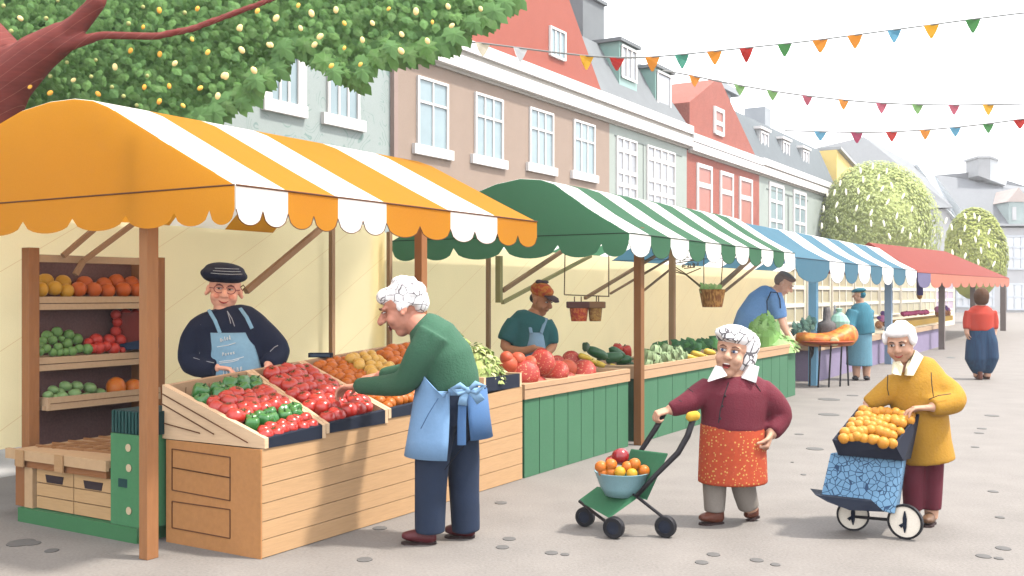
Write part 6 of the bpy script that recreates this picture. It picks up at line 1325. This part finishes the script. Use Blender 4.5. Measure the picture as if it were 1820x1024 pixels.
# ---------------------------------------------------------------- trolley and its load
YT = 6.82
t = thing('shopping_trolley', 'green fabric three wheeled trolley with black handles pushed by woman in maroon', 'trolley', (P(1100, 0, YT).x, YT, 0))
nr, fr_ = -.17, .17
def tp(x, y, d=0): return P(x, y, YT+d)
FAB = M('trolley_green', (74, 146, 104), noise=.05, scale=60, trans=.1)
b = MB()
for a, c, d, e_ in ((tp(1122, 800, fr_), tp(1187, 808, nr), tp(1150, 889, nr), tp(1096, 866, fr_)), (tp(1062, 867, fr_), tp(1135, 884, nr), tp(1083, 921, nr), tp(1029, 891, fr_))): b.slab([a, c, d, e_], (0, .012, .006))
b.slab([tp(1062, 868, fr_), tp(1134, 885, nr), tp(1151, 889, nr+.01), tp(1097, 866, fr_+.01)], (0, .012, .006)); b.build('seat_fabric', FAB, t)
BLK = M('trolley_black', (36, 32, 40), rough=.5)
b = MB(); b.loft([tp(1232, 745, nr-.02), tp(1222, 775, nr-.02), tp(1205, 805, nr-.02), tp(1165, 845, nr-.02), tp(1131, 882, nr-.02)], [.021, .021, .02, .017, .015], n=10); b.build('handle', BLK, t, smooth=True)
b = MB(); b.loft([tp(1181, 733, fr_), tp(1165, 762, fr_), tp(1140, 800, fr_), tp(1098, 866, fr_)], [.02, .02, .018, .014], n=10); b.build('handle', BLK, t, smooth=True)
b = MB(); b.capsule(tp(1228, 741, nr-.02), tp(1236, 739, nr-.02), .034, .032); b.build('grip', M('grip_yellow', (248, 200, 64)), t, smooth=True)
b = MB(); b.loft([tp(1131, 882, nr-.02), tp(1150, 897, nr), tp(1182, 922, nr)], .011, n=8); b.loft([tp(1030, 891, fr_), tp(1058, 913, .0), tp(1090, 937, nr)], .011, n=8); b.loft([tp(1098, 866, fr_), tp(1131, 882, nr)], .009, n=8); b.build('frame', BLK, t)
def wheel(parent, c, r, wd, axis, mats, name='wheel'):
    m3 = Vector(axis).to_track_quat('Z', 'Y').to_matrix(); b = MB()
    b.lathe([(r*.6, -wd/2), (r*.93, -wd/2), (r, -wd*.3), (r, wd*.3), (r*.93, wd/2), (r*.6, wd/2), (r*.6, -wd/2)], c, n=28, mat=m3); wh = b.build(name, mats[0], parent, smooth=False)
    b = MB(); b.lathe([(.001, -wd*.4), (r*.62, -wd*.36), (r*.62, wd*.36), (.001, wd*.4)], c, n=24, mat=m3); b.build('hub', mats[1], wh)
    return wh
WN = M('wheel_navy', (38, 46, 66), noise=.15, scale=60)
WB = M('tyre_black', (26, 26, 34), rough=.6)
for x, y, d, r in ((1040, 922, fr_-.03, 17), (1091, 938, nr-.03, 19), (1183, 924, nr-.0, 19)):
    Yw = YT+d; rr_ = r/FP*Yw*1.02; wheel(t, Vector((tp(x, 0, d).x, Yw, rr_)), rr_, .055, (-.5, -1, 0), [WB, WN])
bw = MB(); bc = tp(1106, 868, .0); bc = bc+Vector((0, 0, -.045))
bw.lathe([(.02, 0), (.115, .0), (.15, .06), (.185, .155), (.19, .16), (.178, .16), (.14, .07), (.02, .05)], bc, n=30); tag(bw.build('bowl', M('bowl_blue', (164, 210, 220), rough=.4), smooth=True), 'pale blue bowl of fruit riding on the green trolley', 'bowl')
def bowlfruit(kind, mat, l, label, cat, group, d=-.05):
    for x, y, r in l: put(kind, mat, tp(x, y, d+R.uniform(-.01, .01)), r/FP*YT, label, cat, group)
bowlfruit('tomato', 'apple', [(1103, 812, 16)], 'large dark red apple on top of the blue bowl', 'apple', None, .02)
bowlfruit('tomato', 'tomato', [(1087, 820, 11)], 'small red tomato beside the dark red apple in the bowl', 'tomato', None, .03)
bowlfruit('round', 'mango', [(1068, 830, 11), (1086, 826, 11), (1086, 839, 10), (1115, 830, 10.5), (1128, 825, 11), (1144, 837, 11), (1072, 840, 9)], 'small orange fruit in the blue trolley bowl', 'orange', 'oranges in the trolley bowl', -.07)
bowlfruit('round', 'lemon', [(1102, 839, 10), (1123, 842, 10)], 'small yellow fruit at the front of trolley bowl', 'lemon', 'lemons in the trolley bowl', -.1)

# ---------------------------------------------------------------- yellow woman's cart and crate
YK = 6.72
t = thing('hand_cart', 'two wheeled cart with blue net patterned bag and dark foot plate', 'cart', (P(1560, 0, YK).x, YK, 0))
def kp(x, y, d=0): return P(x, y, YK+d)
NETB = M('bag_net', (134, 182, 220), noise=.05, pat=p_net((52, 84, 122), 26, .04))
b = MB(); b.hexa([kp(1458, 884, -.05), kp(1590, 914, -.12), kp(1598, 905, .2), kp(1488, 876, .22), kp(1476, 805, -.02), kp(1606, 819, -.06), kp(1612, 812, .2), kp(1500, 802, .24)]); b.build('bag', NETB, t, bevel=.008)
b = MB(); b.slab([kp(1449, 880, -.1), kp(1551, 891, -.14), kp(1572, 910, -.15), kp(1510, 907, -.14), kp(1470, 892, -.12)], (.03, .22, 0)); b.build('foot_plate', NAVY, t)
b = MB(); b.loft([kp(1530, 900, .1), kp(1516, 912, .15)], .012, n=8); b.loft([kp(1590, 905, -.02), kp(1609, 913, -.1)], .012, n=8); b.loft([Vector((kp(1516, 0, .12).x, YK+.12, .095)), Vector((kp(1609, 0, -.1).x, YK-.1, .112))], .01, n=8); b.loft([kp(1600, 815, .16), kp(1600, 770, .2), kp(1600, 735, .24)], .012, n=8); b.loft([kp(1520, 805, .2), kp(1522, 770, .24), kp(1524, 730, .28)], .012, n=8); b.build('frame', BLK, t)
CRM = M('wheel_cream', (248, 238, 222), k=1.5)
for x, d, r, ax in ((1609, -.12, 31, (-.82, -1, 0)), (1516, .12, 28, (-.3, -1, 0))):
    Yw = YK+d; rr_ = r/FP*Yw; c = Vector((kp(x, 0, d).x, Yw, rr_)); m3 = Vector(ax).to_track_quat('Z', 'Y').to_matrix(); b = MB()
    b.lathe([(rr_*.88, -.014), (rr_, -.014), (rr_, .014), (rr_*.88, .014), (rr_*.88, -.014)], c, n=36, mat=m3); wh = b.build('wheel', WB, t)
    b = MB(); b.lathe([(.001, -.006), (rr_*.885, -.006), (rr_*.885, .006), (.001, .006)], c, n=32, mat=m3); b.build('wheel_disc', CRM, wh)
    b = MB(); a = c+Vector(ax).normalized()*.012; sdv = Vector(ax).normalized().cross(UP)
    b.loft([a+UP*rr_*.62-sdv*.0, a+UP*rr_*.2, a-UP*rr_*.3, a-UP*rr_*.62], [(.004, .004), (.014, .005), (.012, .005), (.003, .003)], side=sdv, n=8); b.loft([a-UP*rr_*.05, a-UP*rr_*.3+sdv*.03], [(.006, .004), (.012, .004)], side=sdv, n=8); b.build('spoke', NAVY, wh)
t = thing('fruit_crate', 'open dark navy crate of small oranges tilted on the blue cart', 'crate', kp(1560, 815, .1), None)
FL, FR, BR, BL = kp(1479, 782, -.08), kp(1591, 792, -.14), kp(1636, 733, .16), kp(1525, 725, .24)
bF, bR, bB, bL = kp(1490, 809, -.06), kp(1606, 819, -.1), kp(1619, 815, .14), kp(1515, 800, .22)
NVC = M('crate_navy', (26, 34, 56), noise=.1, scale=80)
def inset(a, c, f_): return a+(c-a)*f_
top = [FL, FR, BR, BL]; bot = [bF, bR, bB, bL]; ctr = (FL+FR+BR+BL)/4; cb = (bF+bR+bB+bL)/4
ti = [inset(p, ctr, .07) for p in top]; bi = [inset(inset(p, q, .25), cb, .1) for p, q in zip(bot, top)]
for i, nm in enumerate(('front_board', 'side_board', 'back_board', 'side_board')):
    j = (i+1) % 4; b = MB(); b.add([bot[i], bot[j], top[j], top[i], bi[i], bi[j], ti[j], ti[i]], [(0, 1, 2, 3), (7, 6, 5, 4), (3, 2, 6, 7), (1, 0, 4, 5), (0, 3, 7, 4), (2, 1, 5, 6)]); b.build(nm, NVC, t)
b = MB(); b.hexa(bot+bi); b.build('floor_board', NVC, t)
rows = 6
for r_ in range(rows):
    cols = 8
    for c_ in range(cols):
        v = .07+.86*(rows-1-r_)/(rows-1)*.98; u = .08+.84*(c_+.25+(.5 if r_ % 2 else 0))/cols
        p = FL.lerp(FR, u).lerp(BL.lerp(BR, u), v)+UP*(-.006+.03*sin(pi*u)*sin(pi*min(1, v+.15)))
        put('round', 'clementine', p+Vector((R.uniform(-.012, .012), R.uniform(-.012, .012), R.uniform(-.01, .012))), .037*R.uniform(.88, 1.12), 'small orange clementine heaped in the navy cart crate', 'clementine', 'clementines in the cart crate')

# ---------------------------------------------------------------- the hazy air of the street
b = MB(); b.box((-75, -34, -1), (155, 134, 19)); hz_ = b.build('haze', [], org=Vector((0, 0, 0)))
hm = bpy.data.materials.new('haze_air'); hm.use_nodes = True; nn = hm.node_tree; nn.nodes.remove(nn.nodes['Principled BSDF'])
pv = nn.nodes.new('ShaderNodeVolumePrincipled'); pv.inputs['Color'].default_value = (.95, .96, .98, 1); pv.inputs['Density'].default_value = .001; pv.inputs['Anisotropy'].default_value = .1
nn.links.new(pv.outputs[0], nn.nodes['Material Output'].inputs['Volume']); hz_.data.materials.append(hm)
tag(hz_, 'thin pale haze in the air along the whole street', 'haze', kind='stuff')
